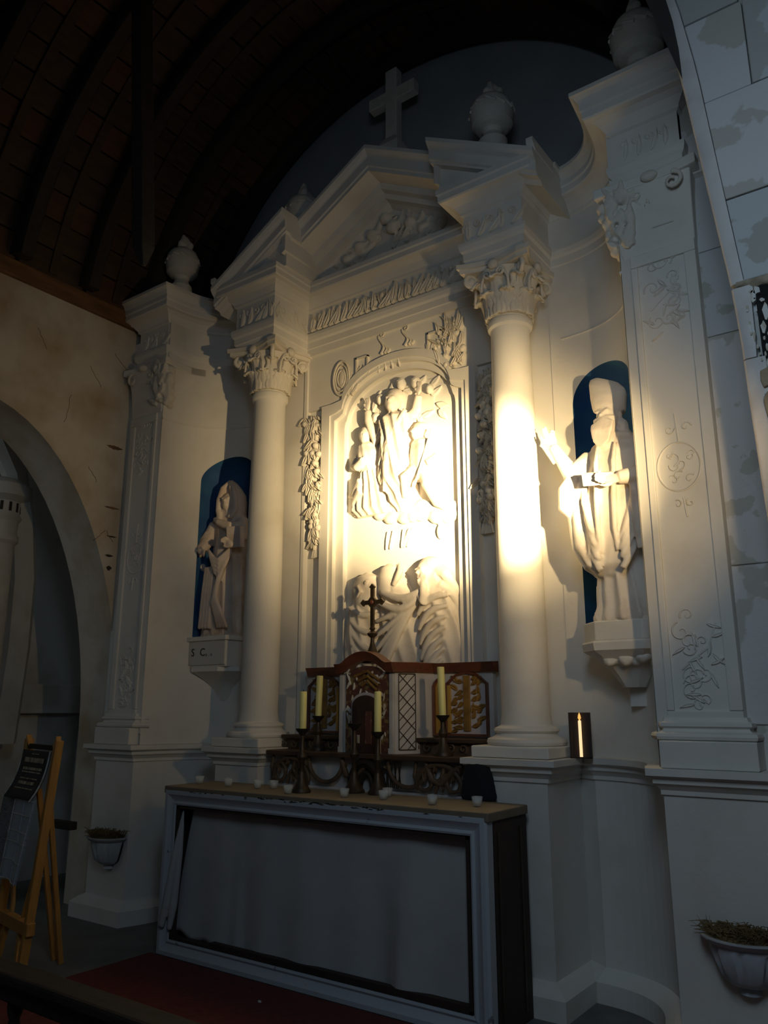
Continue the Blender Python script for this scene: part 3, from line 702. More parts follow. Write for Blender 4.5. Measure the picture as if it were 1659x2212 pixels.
def abacus_poly(h, dip, nn=8):
    pl = []
    for q in range(4):
        a0 = q*pi/2
        for k in range(nn):
            t = k/nn*2-1; t = t*.90
            x, y = t*h, -h+dip*(1-(t/.90)**2)
            pl.append((x*cos(a0)-y*sin(a0), x*sin(a0)+y*cos(a0)))
    return pl
aba = MB().prism(abacus_poly(.225, .055), 0, .03, lambda u, v, w: (u, v, w)).prism(abacus_poly(.24, .055), .03, .062, lambda u, v, w: (u, v, w)).mesh('abacus', 'stone')
vol = MB()
for q in range(4):
    s0 = len(vol.v)
    sp = spiral(.225, -.035, .042, 1.6, pi/2, -1, 22)
    pts = [(.135, 0, -.20), (.155, 0, -.12), (.185, 0, -.05), (.21, 0, -.002)]+[(px, 0, pz) for px, pz in sp]
    vol.tube(pts, [.010]*4+[.016*(1-.45*k/22) for k in range(23)], 7)
    vol.ball((.225, 0, -.035), (.03, .022, .03), 8, 6)
    vol.xform(Matrix.Rotation(pi/4+q*pi/2, 4, 'Z'), s0)
    s0 = len(vol.v)
    for e in (-1, 1):
        sp = spiral(e*.045, -.04, .03, 1.3, pi/2, e, 14)
        vol.tube([(e*.09, 0, -.17), (e*.085, 0, -.09), (e*.06, .01, -.02)]+[(px, .012, pz) for px, pz in sp], .009, 6)
    vol.ball((0, .02, .02), (.035, .022, .035), 8, 6)
    vol.xform(Matrix.Rotation(q*pi/2, 4, 'Z') @ Matrix.Translation((0, .175, 0)), s0)
volm = vol.mesh('volute', 'stone'); volm.polygons.foreach_set('use_smooth', [True]*len(volm.polygons))
shaft_me = MB().lathe([(r, z) for r, z in shaft_prof], (0, 0, 0), 48).mesh('column_shaft', 'plaster'); shade(shaft_me, 30)
base_me = MB().lathe(base_prof, (0, 0, 0), 48).mesh('column_base', 'plaster'); shade(base_me, 30)
plin_me = MB().box(-.235, .235, -.235, .235, 1.225, 1.287).mesh('plinth', 'plaster')
for sgn in (-1, 1):
    X, Y = sgn*1.067, -.25
    sh = newobj('column_shaft', shaft_me, P, (X, Y, 0))
    newobj('column_base', base_me, P, (X, Y, 0)); 
    o = newobj('plinth', plin_me, P, (X, Y, 0)); bv = o.modifiers.new('bevel', 'BEVEL'); bv.width = .008; bv.segments = 2
    cp = newobj('capital', bell, P, (X, Y, 3.925)); cp.scale = (1.10, 1.10, 1.04)
    newobj('abacus', aba, cp, (0, 0, .29)); newobj('volute', volm, cp, (0, 0, .285))
    for k in range(8):
        l = newobj('acanthus_leaf', leafA, cp); l.rotation_euler = (0, 0, k*pi/4+pi/8); l.location = (-.122*sin(k*pi/4+pi/8), .122*cos(k*pi/4+pi/8), .0); solid(l)
        l = newobj('acanthus_leaf', leafB, cp); l.rotation_euler = (0, 0, k*pi/4); l.location = (-.128*sin(k*pi/4), .128*cos(k*pi/4), .0); solid(l)
    # respond pier behind the column
    MB().box(*sorted((sgn*.90, sgn*1.27)), -.038, .13, 1.2, 4.26).build('respond_pier', 'plaster', P)
# ------------------------------------------------------------------ pedestals and dado
ped_cap = [(-.1, 1.10), (.0, 1.10), (.012, 1.105), (.012, 1.125), (.03, 1.145), (.045, 1.155), (.045, 1.175), (.075, 1.19), (.075, 1.222), (-.1, 1.226)]
ped_base = [(-.1, 0), (.08, 0), (.08, .10), (.05, .125), (.03, .14), (.0, .155), (-.1, .155)]
for sgn in (-1, 1):
    pth = [(.86, -.02), (.86, -.455), (1.275, -.455), (1.275, -.0)]
    full_h = pth+[(x, y-.03) for x, y in bay[1:-1]]+[(1.945, -.65), (2.40, -.65), (2.40, -.3)]
    if sgn < 0: q = [(-x, y) for x, y in full_h[::-1]]
    else: q = full_h
    MB().sweep(q, ped_cap).build('dado_cap', 'plaster', P)
    MB().sweep(q, [(-.08, .12), (0, .12), (0, 1.12), (-.08, 1.12)]).build('dado', 'plaster', P)
    MB().sweep(q, ped_base).build('dado_base', 'plaster', P)
    MB().box(*sorted((sgn*.87, sgn*1.265)), -.445, .1, 0, 1.224).build('pedestal', 'plaster', P)
    MB().box(*sorted((sgn*1.955, sgn*2.39)), -.64, -.2, 0, 1.224).build('pedestal', 'plaster', P)
    pl = [(sgn*x, y-.04) for x, y in bay]+[(sgn*2.0, -.6), (sgn*2.0, .15), (sgn*1.27, .15)]
    MB().prism(pl, 1.19, 1.222, lambda u, v, w: (u, v, w)).build('ledge_top', 'plaster', P)
# ------------------------------------------------------------------ curved bay walls with blue niches
NX, NR, NZS, NZB, ND = 1.60, .222, 3.33, 1.95, .22
nxs = sorted(set([1.25, 1.29]+[x for x, y in bay]+[NX-NR*cos(pi*k/26) for k in range(27)]+[1.927]))
def ntop(x): 
    d = abs(x-NX); return NZS+sqrt(max(0, NR*NR-d*d))
for sgn in (-1, 1):
    w = MB()
    for a, c in zip(nxs[:-1], nxs[1:]):
        ya, yc = bay_y(a), bay_y(c)
        if c > 1.926: yc = -.62
        def q(z0a, z0c, z1a, z1c): w.add([(sgn*a, ya, z0a), (sgn*c, yc, z0c), (sgn*c, yc, z1c), (sgn*a, ya, z1a)], [(0, 1, 2, 3)])
        if a >= NX-NR-1e-6 and c <= NX+NR+1e-6:
            q(1.2, 1.2, NZB, NZB); q(ntop(a), ntop(c), 4.46, 4.46)
        else: q(1.2, 1.2, 4.46, 4.46)
    w.build('bay_wall', 'plaster', P, smooth=True, angle=40)
    nc = MB()
    def npt(u, v):
        x = NX-NR*cos(pi*u); zt = ntop(x); z = lerp(NZB, zt, v); dx = x-NX; dz = max(0, z-NZS)
        return (sgn*x, bay_y(x)+.001+ND*sqrt(max(0, 1-(dx*dx+dz*dz)/(NR*NR))), z)
    nc.grid(npt, 33, 60); nc.add([npt(k/32, 0) for k in range(33)], [tuple(range(33))])
    nc.build('niche', 'blue', P, smooth=True, angle=50)
    # fine string line under the entablature
    MB().sweep(([(x, y) for x, y in bay] if sgn > 0 else [(-x, y) for x, y in bay[::-1]]), [(-.01, 3.80), (.006, 3.802), (.009, 3.808), (.006, 3.815), (-.01, 3.817)]).build('string_moulding', 'plaster', P)
# ------------------------------------------------------------------ outer pilasters
def inner_return(z0, z1): pass
for sgn in (-1, 1):
    x0, x1 = 1.985, 2.325
    b = MB().box(*sorted((sgn*x0, sgn*x1)), -.62, -.3, 1.42, 3.88)
    b.build('pilaster', 'plaster', P, bevel=.006)
    b = MB()                                       # raised borders and inner panel moulding
    for (a, c, z0, z1) in ((x0+.001, x0+.035, 1.48, 3.80), (x1-.06, x1-.001, 1.48, 3.80), (x0+.001, x1-.001, 3.801, 3.87), (x0+.001, x1-.001, 1.43, 1.479)):
        b.box(*sorted((sgn*a, sgn*c)), -.635, -.61, z0, z1)
    b.build('pilaster_border', 'plaster', P, bevel=.005)
    # inner face turning to the bay
    q = [(1.925, -.55), (1.93, -.615), (1.985, -.622)]
    if sgn < 0: q = [(-x, y) for x, y in q[::-1]]
    MB().sweep(q, [(-.05, 1.3), (0, 1.3), (0, 4.3), (-.05, 4.3)]).build('pilaster_return', 'plaster', P)
    # base mouldings
    q = [(1.93, -.55), (1.975, -.63), (2.33, -.63), (2.33, -.35)]
    if sgn < 0: q = [(-x, y) for x, y in q[::-1]]
    MB().sweep(q, [(-.1, 1.345), (.03, 1.345), (.05, 1.352), (.055, 1.365), (.05, 1.378), (.028, 1.384), (.016, 1.395), (.016, 1.402), (.03, 1.41), (.028, 1.425), (.012, 1.432), (.006, 1.45), (-.1, 1.45)]).build('pilaster_base', 'plaster', P)
    MB().box(*sorted((sgn*1.955, sgn*2.38)), -.70, -.3, 1.224, 1.347).build('plinth', 'plaster', P, bevel=.006)
    # capital : worn block with leaf forms, abacus and volutes
    b = MB()
    rr = []
    for z, e in ((3.865, .0), (3.90, .012), (4.0, .02), (4.12, .04), (4.22, .07), (4.26, .08)):
        rr.append([(sgn*(1.95-e), -.62-e*.7, z), (sgn*(2.325+e*.3), -.62-e*.7, z), (sgn*(2.325+e*.3), -.35, z), (sgn*(1.93-e*1.0), -.35, z)])
    b.rings(rr); b.build('pilaster_capital', 'plaster', P, bevel=.01)
    b = MB()
    pl = [(1.83, -.70), (1.99, -.685), (2.13, -.675), (2.27, -.685), (2.385, -.71), (2.385, -.4), (1.86, -.4), (1.845, -.55)]
    b.prism([(sgn*u, v) for u, v in pl], 4.255, 4.315, lambda u, v, w: (u, v, w)); b.build('abacus', 'plaster', P, bevel=.008)
    b = MB(); rnd = random.Random(5)
    for k in range(26):
        lump_leaf(b, sgn*(1.93+rnd.random()*.10-.05*k/26), -.63-.0018*k, 3.90+.013*k+rnd.random()*.03, .09, .026, rnd.uniform(.8, 2.3), .035)
    for k in range(9): lump_leaf(b, sgn*(2.02+.03*k), -.645, 4.14+.06*rnd.random(), .09, .02, rnd.uniform(.9, 2.2), .02)
    scroll(b, sgn*2.26, -.70, 4.20, .055, 1.6, -sgn, .014); scroll(b, sgn*2.06, -.67, 4.21, .038, 1.6, sgn, .011); b.ball((sgn*2.14, -.69, 4.28), (.05, .03, .03), 10, 8)
    b.tube([(sgn*2.13, -.655, 4.13), (sgn*2.11, -.66, 4.17), (sgn*2.09, -.655, 4.12)], .006, 6); b.tube([(sgn*2.12, -.645, 4.0), (sgn*2.24, -.645, 4.0)], .006, 6)
    for k in range(30): b.ball((sgn*(1.90+.03*rnd.random()-.0022*k), -.61-.0015*k+.05*rnd.random(), 3.93+.0105*k), (.03, .035, .026), 8, 6)
    fuse(b, 'capital_carving', 'stone', P, .009, 1)
    # arabesques on the pilaster face
    b = MB(); yy = -.622; rnd = random.Random(3); cxp = 2.15
    for zc, hh in ((3.58, .22), (1.72, .22)):
        for k in range(12):
            z = zc+rnd.uniform(-hh, hh); x = cxp+rnd.uniform(-.075, .075)
            scroll(b, sgn*x, yy, z, rnd.uniform(.025, .05), rnd.uniform(0, 6), rnd.choice((1, -1)), .0045, 1.1)
        for k in range(16): lump_leaf(b, sgn*(cxp+rnd.uniform(-.07, .07)), yy, zc+rnd.uniform(-hh, hh), .07, .012, rnd.uniform(0, 6), .009)
        b.tube([(sgn*(cxp-.08), yy, zc-.05), (sgn*(cxp-.02), yy, zc+.0), (sgn*(cxp+.05), yy, zc+.05), (sgn*(cxp+.09), yy, zc+.16)], .005, 5)
    for a in (0,):
        b.tube([(sgn*(cxp-.01+.105*cos(t)), yy, 2.66+.125*sin(t)) for t in [2*pi*k/30 for k in range(31)]], .0055, 5)
    for k in range(9): scroll(b, sgn*(cxp+rnd.uniform(-.06, .06)), yy, 2.66+rnd.uniform(-.08, .08), rnd.uniform(.02, .045), rnd.uniform(0, 6), rnd.choice((1, -1)), .004, .8)
    for e in (-1, 1): scroll(b, sgn*(cxp+e*.04), yy, 2.86, .028, 0, e, .0045, 1.0); scroll(b, sgn*(cxp+e*.03), yy, 2.47, .022, 2, e, .0045, 1.0)
    b.tube([(sgn*cxp, yy, 2.78), (sgn*(cxp-.01), yy, 2.94)], .005, 5); b.tube([(sgn*cxp, yy, 2.50), (sgn*(cxp+.01), yy, 2.40)], .006, 5)
    tag(b.build('arabesque', 'plaster', P, smooth=True, angle=60), kind='stuff')
MB().box(-2.42, -2.28, -.598, -.25, 1.2, 4.6).build('pilaster_backing', 'plaster', P)
# ------------------------------------------------------------------ statue brackets
for sgn in (-1, 1):
    if sgn > 0:
        b = MB()
        def oct_(r, z, cut=.1): return [(1.70+u*r, -.20+v*r*.9, z) for u, v in ((-1, .6), (-1, -.45), (-.55, -1), (.55, -1), (1, -.45), (1, .6))]
        b.rings([oct_(.235, 1.84), oct_(.235, 1.945)]); b.build('statue_plinth', 'plaster', P, bevel=.006)
        b = MB(); b.rings([oct_(.06, 1.60), oct_(.10, 1.66), oct_(.15, 1.72), oct_(.20, 1.76), oct_(.245, 1.79), oct_(.25, 1.83), oct_(.245, 1.84)]); b.build('bracket', 'plaster', P, smooth=True, angle=25)
        b = MB(); rnd = random.Random(9)
        for k in range(26): b.ball((1.70+rnd.uniform(-.13, .13), -.34+rnd.uniform(-.02, .05), 1.745+rnd.uniform(-.025, .03)), (.03, .03, .022), 8, 6)
        fuse(b, 'bracket_carving', 'stone', P, .009, 1)
        MB().rings([[(1.70+u*.045, -.13+v*.07, z) for u, v in ((-1, 1), (-1, -.6), (1, -.6), (1, 1))] for z in (1.50, 1.61)]).build('bracket_stem', 'plaster', P)
    else:
        MB().box(-1.89, -1.40, -.30, .05, 2.00, 2.035).box(-1.87, -1.42, -.27, .05, 1.80, 2.0).build('statue_plinth', 'plaster', P, bevel=.004)
        b = MB(); b.rings([[(-1.645+u*r, -.05+v*r*.85, z) for u, v in ((-1, .5), (-1, -.5), (-.55, -1), (.55, -1), (1, -.5), (1, .5))] for r, z in ((.06, 1.55), (.1, 1.64), (.16, 1.70), (.23, 1.745), (.27, 1.765), (.27, 1.80))]); b.build('bracket', 'plaster', P, smooth=True, angle=25)
MB().box(-1.885, -1.425, -.282, -.268, 1.815, 2.0).build('name_plate', 'sign', P)
# painted letters on the plate
def text_mesh(body, size, name, m, parent, mtx, ext=.001):
    cu = bpy.data.curves.new(name, 'FONT'); cu.body = body; cu.size = size; cu.extrude = ext; cu.resolution_u = 3
    o = bpy.data.objects.new(name, cu); COL.objects.link(o)
    dg = bpy.context.evaluated_depsgraph_get(); me = bpy.data.meshes.new_from_object(o.evaluated_get(dg)); COL.objects.unlink(o); bpy.data.objects.remove(o)
    me.materials.clear(); me.materials.append(M[m]); me.transform(mtx); me.name = name
    return newobj(name, me, parent)
up = Matrix.Rotation(pi/2, 4, 'X')
text_mesh('S', .085, 'lettering', 'ink', P, Matrix.Translation((-1.80, -.2835, 1.885)) @ up)
text_mesh('C', .085, 'lettering', 'ink', P, Matrix.Translation((-1.70, -.2835, 1.885)) @ up)
text_mesh('a . n', .045, 'lettering', 'card', P, Matrix.Translation((-1.635, -.2835, 1.88)) @ up)

# ================================================================== STATUES
st = empty('statue', (1.715, -.275, 1.945), 'white mitred bishop statue with raised hand in the right blue niche', 'statue', rot=-.06); st.scale = (1.12, 1.06, 1.0)
def seam(b, pts, r, n=8):                         # raised fold of cloth, thick in the middle
    m = len(pts); b.tube(pts, [r*(.35+.65*sin(pi*(k+.5)/m)) for k in range(m)], n)
b = MB()
loft(b, [(0, .01, .0, .165, .125), (.02, .01, 0, .175, .13), (.10, .01, 0, .155, .12), (.30, .0, 0, .135, .11), (.5, 0, 0, .14, .11)], lambda a, z: .20*ridge(6.5*a+.5+1.5*z)-.10, n=150, m=36)
loft(b, [(.225, -.03, -.02, .05, .06), (.25, -.035, -.02, .11, .10), (.31, -.035, -.02, .165, .135), (.42, -.02, -.02, .19, .15), (.6, -.005, -.02, .185, .155), (.78, .01, -.02, .17, .145), (.92, .02, -.01, .175, .13), (.99, .02, 0, .155, .115), (1.04, .015, 0, .10, .085), (1.08, .0, 0, .06, .06)],
     lambda a, z: .13*ridge(3.0*(a+pi/2)+pi/2)*max(0, -sin(a))*max(0, 1.05-z)+.06*ridge(5*a-6*z)-.05, n=150, m=90)
loft(b, [(.04, .09, .04, .10, .09), (.07, .09, .04, .15, .12), (.2, .08, .04, .16, .125), (.5, .06, .04, .185, .125), (.8, .045, .03, .195, .125), (.95, .04, .02, .185, .11), (1.02, .03, .02, .12, .09), (1.07, 0, .02, .06, .06)], lambda a, z: .16*ridge(5*a+1+1.5*z)-.07, n=140, m=70)
for x0, x1 in ((-.045, -.05), (.045, .035)):       # edges of the long front band
    seam(b, [(x0, -.135, .98), (x0-.0, -.172, .86), (lerp(x0, x1, .5), -.185, .66), (x1, -.188, .48), (x1, -.17, .36)], .015)
for sg in (-1, 1):                                 # U-shaped folds hanging between arms and hem
    for k in range(4):
        seam(b, [(sg*(.165-.01*k), -.06, .86-.10*k), (sg*(.13-.01*k), -.145, .66-.10*k), (sg*(.09-.012*k), -.175, .50-.08*k), (sg*.055, -.172, .42-.05*k)], .019)
for k in range(5): seam(b, [(.20-.01*k, -.03-.02*k, .80-.04*k), (.225-.014*k, -.06-.02*k, .5-.03*k), (.215-.012*k, -.05-.015*k, .2)], .022)
head_on(b, (-.015, -.03, 1.165), .085, -.15)
b.tube([(0, .01, 1.02), (-.01, -.01, 1.12)], [.055, .055], 12)
rr = []                                            # long beard
for k in range(8):
    t = k/7; rr.append([(-.02+(.066-.028*t)*cos(a), -.065-.045*sin(pi*.5*t)+(.052-.022*t)*sin(a), 1.15-.20*t) for a in [2*pi*q/14 for q in range(14)]])
b.rings(rr)
rnd = random.Random(12)
for k in range(16):
    x = -.075+.0075*k; seam(b, [(x, -.118, 1.14-.004*abs(k-8)), (x*.8-.004+rnd.uniform(-.008, .008), -.14, 1.06), (x*.62-.008, -.145, .96+.004*abs(k-8))], .011, 6)
rr = []                                            # mitre, flaring, with slanted top
for z, rx, ry in ((1.205, .080, .085), (1.23, .086, .088), (1.29, .094, .08), (1.345, .099, .062), (1.38, .092, .045), (1.405, .06, .026)):
    rr.append([(-.02+rx*cos(a)*1.0, -.01+ry*sin(a), z-(.55*rx*cos(a) if z > 1.3 else .15*rx*cos(a))) for a in [2*pi*q/24 for q in range(24)]])
b.rings(rr)
for k in range(5): b.ball((.05+.006*k, -.02+.02*k, 1.10-.05*k), (.03, .04, .045), 8, 6)       # hair and lappets falling behind
b.tube([(-.13, -.01, .95), (-.17, -.045, .88), (-.20, -.08, .82)], [.06, .07, .06], 12)                                # upper arm
b.tube([(-.20, -.08, .82), (-.265, -.06, .94), (-.332, -.035, 1.06)], [.052, .040, .029], 12)                           # forearm raised
seam(b, [(-.18, -.08, .88), (-.235, -.11, .76), (-.245, -.10, .66), (-.20, -.08, .58)], .050, 10)                       # wide sleeve hanging
seam(b, [(-.19, -.06, .80), (-.215, -.07, .6), (-.20, -.07, .42), (-.15, -.08, .30)], .045, 10)
seam(b, [(-.15, -.1, .82), (-.185, -.11, .6), (-.17, -.12, .42), (-.12, -.13, .30)], .030, 10)
hand_on(b, (-.345, -.034, 1.105), Matrix.Rotation(-.22, 4, 'Y') @ Matrix.Rotation(.5, 4, 'Z'), .088, (.08, .06, .75, .85), .3)
b.tube([(.17, .0, .94), (.225, -.05, .85), (.205, -.12, .76)], [.065, .075, .06], 12)
b.tube([(.21, -.11, .77), (.14, -.18, .755), (.08, -.215, .745)], [.058, .046, .036], 12)                               # left forearm across the front
for k in range(4): seam(b, [(.21-.025*k, -.10-.025*k, .78), (.23-.03*k, -.11-.02*k, .62), (.22-.025*k, -.10-.02*k, .45-.03*k)], .026, 8)
hand_on(b, (.05, -.225, .74), Matrix.Rotation(-1.35, 4, 'Y') @ Matrix.Rotation(.3, 4, 'Z'), .088, .55, .2)
body = fuse(b, 'robed_body', 'statue', st, .0075, 1)
bk = MB().box(-.075, .075, -.03, .0, -.035, .035).box(-.07, .08, -.025, -.005, -.031, .031).build('book', 'statue', st, loc=(-.02, -.205, .765), bevel=.004); bk.rotation_euler = (.5, .1, .1)
MB().rings([[(r*1.1*cos(a), .0+r*.72*sin(a), z) for a in [2*pi*q/24 for q in range(24)]] for r, z in ((.175, 0), (.175, .02), (.16, .025))]).build('base', 'statue', st, loc=(.02, .01, 0))

st2 = empty('statue', (-1.62, -.12, 2.035), 'veiled woman statue of warm plaster in the left blue niche behind the column', 'statue', rot=.12)
b = MB()
loft(b, [(0, 0, 0, .18, .13), (.03, 0, 0, .19, .135), (.12, .0, 0, .175, .125), (.4, .01, 0, .17, .12), (.58, .02, 0, .155, .115), (.70, .02, 0, .125, .10), (.78, .02, 0, .118, .095), (.88, .02, 0, .14, .10), (.96, .02, 0, .13, .085), (1.02, .02, 0, .06, .06)],
     lambda a, z: (.15*ridge(6*a+2.5*z)-.08) if z < .66 else .04*ridge(5*a)-.02, n=150, m=90)
for k in range(5): seam(b, [(-.10+.012*k, -.11, .70-.012*k), (-.03+.012*k, -.155, .62-.03*k), (.05, -.16, .60-.035*k), (.14, -.12, .70-.012*k)], .019)
for k in range(4): seam(b, [(.14-.02*k, -.12, .66-.03*k), (.06-.012*k, -.16, .46-.04*k), (.02+.012*k, -.165, .26), (.07+.03*k, -.15, .06)], .022)
for k in range(4): seam(b, [(-.11+.025*k, -.12, .56), (-.10+.028*k, -.145, .34), (-.12+.03*k, -.15, .06)], .020)
loft(b, [(.50, .0, .05, .13, .07), (.56, -.0, .05, .17, .09), (.70, .02, .05, .185, .10), (.84, .03, .04, .185, .105), (.93, .03, .03, .165, .10), (.99, .03, .01, .12, .09), (1.04, .03, .0, .085, .085)], lambda a, z: .10*ridge(5*a+.7)-.04, n=130, m=50)
b.tube([(.03, .0, .96), (.035, -.0, 1.08)], [.05, .05], 12)
head_on(b, (.035, -.045, 1.10), .082, .12)
rr = []                                            # veil over the head, pointed on top
for z, rx, ry, oy in ((.93, .135, .11, .02), (.99, .105, .10, .03), (1.05, .098, .095, .035), (1.11, .098, .095, .035), (1.17, .090, .09, .03), (1.22, .066, .07, .015), (1.265, .034, .04, .0), (1.29, .010, .012, -.01)):
    rr.append([(.035+rx*cos(a), oy+ry*sin(a), z) for a in [2*pi*q/28 for q in range(28)]])
b.rings(rr)
for sg in (-1, 1): b.tube([(.035+sg*.004, -.035, 1.28), (.035+sg*.045, -.075, 1.215), (.035+sg*.078, -.075, 1.12), (.035+sg*.085, -.07, 1.03), (.035+sg*.05, -.095, .95)], [.018, .026, .028, .028, .02], 10)   # rim of the veil
for k in range(4): seam(b, [(-.08+.03*k, -.08, .965-.01*k), (.0+.02*k, -.125, .92-.012*k), (.12, -.125, .885-.01*k), (.20, -.06, .90)], .028, 10)          # shoulder cape
b.tube([(-.12, -.01, .93), (-.175, -.04, .80), (-.20, -.10, .70)], [.06, .055, .045], 12)
seam(b, [(-.12, .0, .96), (-.20, -.01, .84), (-.28, .0, .73), (-.36, .0, .64)], .062, 10); seam(b, [(-.16, -.06, .86), (-.24, -.06, .74), (-.33, -.04, .64), (-.39, -.01, .64)], .050, 10)
seam(b, [(-.19, -.09, .74), (-.26, -.07, .66), (-.32, -.04, .60)], .046, 10); b.ball((-.235, -.04, .575), (.045, .05, .055), 10, 8)
hand_on(b, (-.15, -.15, .69), Matrix.Rotation(1.9, 4, 'Y') @ Matrix.Rotation(.4, 4, 'Z'), .08, .4)
b.tube([(.15, -.01, .93), (.21, -.05, .82), (.19, -.12, .76)], [.06, .058, .045], 12)
hand_on(b, (.16, -.165, .72), Matrix.Rotation(-.9, 4, 'Y'), .08, .5)
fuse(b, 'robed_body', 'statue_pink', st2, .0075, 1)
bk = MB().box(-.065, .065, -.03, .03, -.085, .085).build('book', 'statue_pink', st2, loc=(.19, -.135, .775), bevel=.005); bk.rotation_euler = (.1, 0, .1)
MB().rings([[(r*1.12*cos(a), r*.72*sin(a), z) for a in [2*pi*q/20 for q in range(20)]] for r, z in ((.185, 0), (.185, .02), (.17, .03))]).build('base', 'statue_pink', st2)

# ================================================================== urns and cross on the cornice
u0 = empty('urn', (1.035, -.33, 5.10), 'grey stone flaming urn on the right slope of the pediment', 'urn', 'stone urns along the cornice')
MB().lathe([(.10, 0), (.10, .14), (.075, .17), (.06, .20), (.075, .225), (.11, .24)], (0, 0, 0), 24).build('foot', 'stone', u0, smooth=True)
MB().lathe([(.10, .235), (.14, .27), (.15, .33), (.152, .37), (.14, .42), (.12, .455), (.085, .475), (.07, .49), (.02, .50)], (0, 0, 0), 28).build('bowl', 'stone', u0, smooth=True)
b = MB()
for k in range(14):
    a = 2*pi*k/14; b.tube([(.148*cos(a), .148*sin(a), .385+.012*sin(3*a)), (.152*cos(a+.45), .152*sin(a+.45), .36+.012*sin(3*a+1))], .012, 6)
b.build('drapery', 'stone', u0, smooth=True)
b = MB(); rnd = random.Random(2)
for k in range(7):
    a = rnd.uniform(0, 6.28); r = rnd.uniform(.0, .045)
    b.tube([(r*cos(a), r*sin(a), .48), (r*1.4*cos(a+.6), r*1.4*sin(a+.6), .54), (r*.6*cos(a+1.2), r*.6*sin(a+1.2), .60+.05*rnd.random())], [.035, .032, .008], 7)
fuse(b, 'flame', 'stone', u0, .008, 1)
dup(u0, (-.76, -.25, 5.10), 1.1, 'grey stone flaming urn on the left slope of the pediment')
u2 = dup(u0, (-1.95, -.50, 4.91), .5, 'grey stone flaming urn on the far left block over the pilaster, under the ribs'); u2.scale = (.95, .95, 1.05)
u3 = dup(u0, (2.10, -.52, 4.91), .9, 'large dark urn at the top right beside the near arch'); u3.scale = (1.02, 1.02, 1.15)
# stone cross at the apex
c0 = empty('apex_cross', (.06, -.12, 5.60), 'dim stone cross at the peak of the pediment', 'cross')
MB().rings([[(u*r, v*r, z) for u, v in ((-1, -1), (1, -1), (1, 1), (-1, 1))] for r, z in ((.11, 0), (.11, .16), (.09, .18), (.05, .26))]).build('foot', 'stone', c0)
MB().box(-.055, .055, -.04, .04, .24, .90).box(-.22, .22, -.038, .038, .60, .71).build('shaft', 'stone', c0, bevel=.008)

# ================================================================== ALTAR
AL = empty('altar', (0, -.7, 0), 'box altar with grey moulded frame around a hanging cloth and dark wooden end', 'altar')
AL.location = (0, 0, 0)
ax, ay0, ay1 = 1.183, -.958, -.535
MB().box(-ax-.005, ax+.012, ay0-.01, ay1, .955, 1.0).build('altar_top', 'altar_top', AL, bevel=.006)
MB().box(ax-.03, ax, ay0+.05, ay1, .0, .955).build('side_panel', 'altar_side', AL, bevel=.004)
MB().box(-ax, -ax+.03, ay0+.05, ay1, .0, .955).build('side_panel', 'altar_side', AL, bevel=.004)
MB().box(-ax+.03, ax-.03, ay0+.16, ay0+.18, .0, .955).build('back_board', 'altar_side', AL)
for k, xx in enumerate((ax-.0, )):
    for yy in (ay0+.1, -.62): MB().box(xx-.004, xx+.006, yy, yy+.012, .05, .9).build('joint_strip', 'bronze', AL)
# moulded frame, four mitred members
def frame_member(p0, p1, n_in, prof, name):
    """prof of (inward, out(-y))"""
    p0, p1, n_in = Vector(p0), Vector(p1), Vector(n_in); d = (p1-p0).normalized(); rr = []
    for p, s in ((p0, 1), (p1, -1)):
        rr.append([tuple(p+n_in*a+d*s*a+Vector((0, -o, 0))) for a, o in prof])
    return MB().rings(rr).build(name, 'altar_frame', AL, smooth=True, angle=30)
pf = [(0, -.06), (0, .0), (.012, .012), (.035, .012), (.05, .0), (.075, -.008), (.088, .0), (.098, -.004), (.105, -.02), (.105, -.06)]
Z0, Z1 = .0, .985
A_, B_, C_, D_ = (-ax, ay0, Z0), (ax, ay0, Z0), (ax, ay0, Z1), (-ax, ay0, Z1)
frame_member(A_, B_, (0, 0, 1), pf, 'frame_rail'); frame_member(D_, C_, (0, 0, -1), pf, 'frame_rail')
frame_member(A_, D_, (1, 0, 0), pf, 'frame_stile'); frame_member(B_, C_, (-1, 0, 0), pf, 'frame_stile')
b = MB(); rw = .012                                  # inner dark rebate
for r in ((-ax+.105, ax-.105, .105, .118), (-ax+.105, ax-.105, .867, .88)): b.box(r[0], r[1], ay0+.005, ay0+.06, r[2], r[3])
for r in ((-ax+.105, -ax+.125), (ax-.125, ax-.105)): b.box(r[0], r[1], ay0+.005, ay0+.06, .105, .88)
b.build('inner_rebate', 'altar_side', AL)
# flaked paint along the top rail
b = MB(); rnd = random.Random(4)
for k in range(46):
    x = lerp(-.35, .55, rnd.random()**1.0) if k < 30 else rnd.uniform(-1.1, 1.1); z = Z1-.006-rnd.random()*.012
    pl = [(x+rnd.uniform(.004, .022)*cos(t), z+rnd.uniform(.001, .004)*sin(t)) for t in [2*pi*q/7 for q in range(7)]]
    b.prism(pl, ay0-.0135, ay0-.008, XZ())
tag(b.build('paint_flakes', 'crack', AL), kind='stuff')
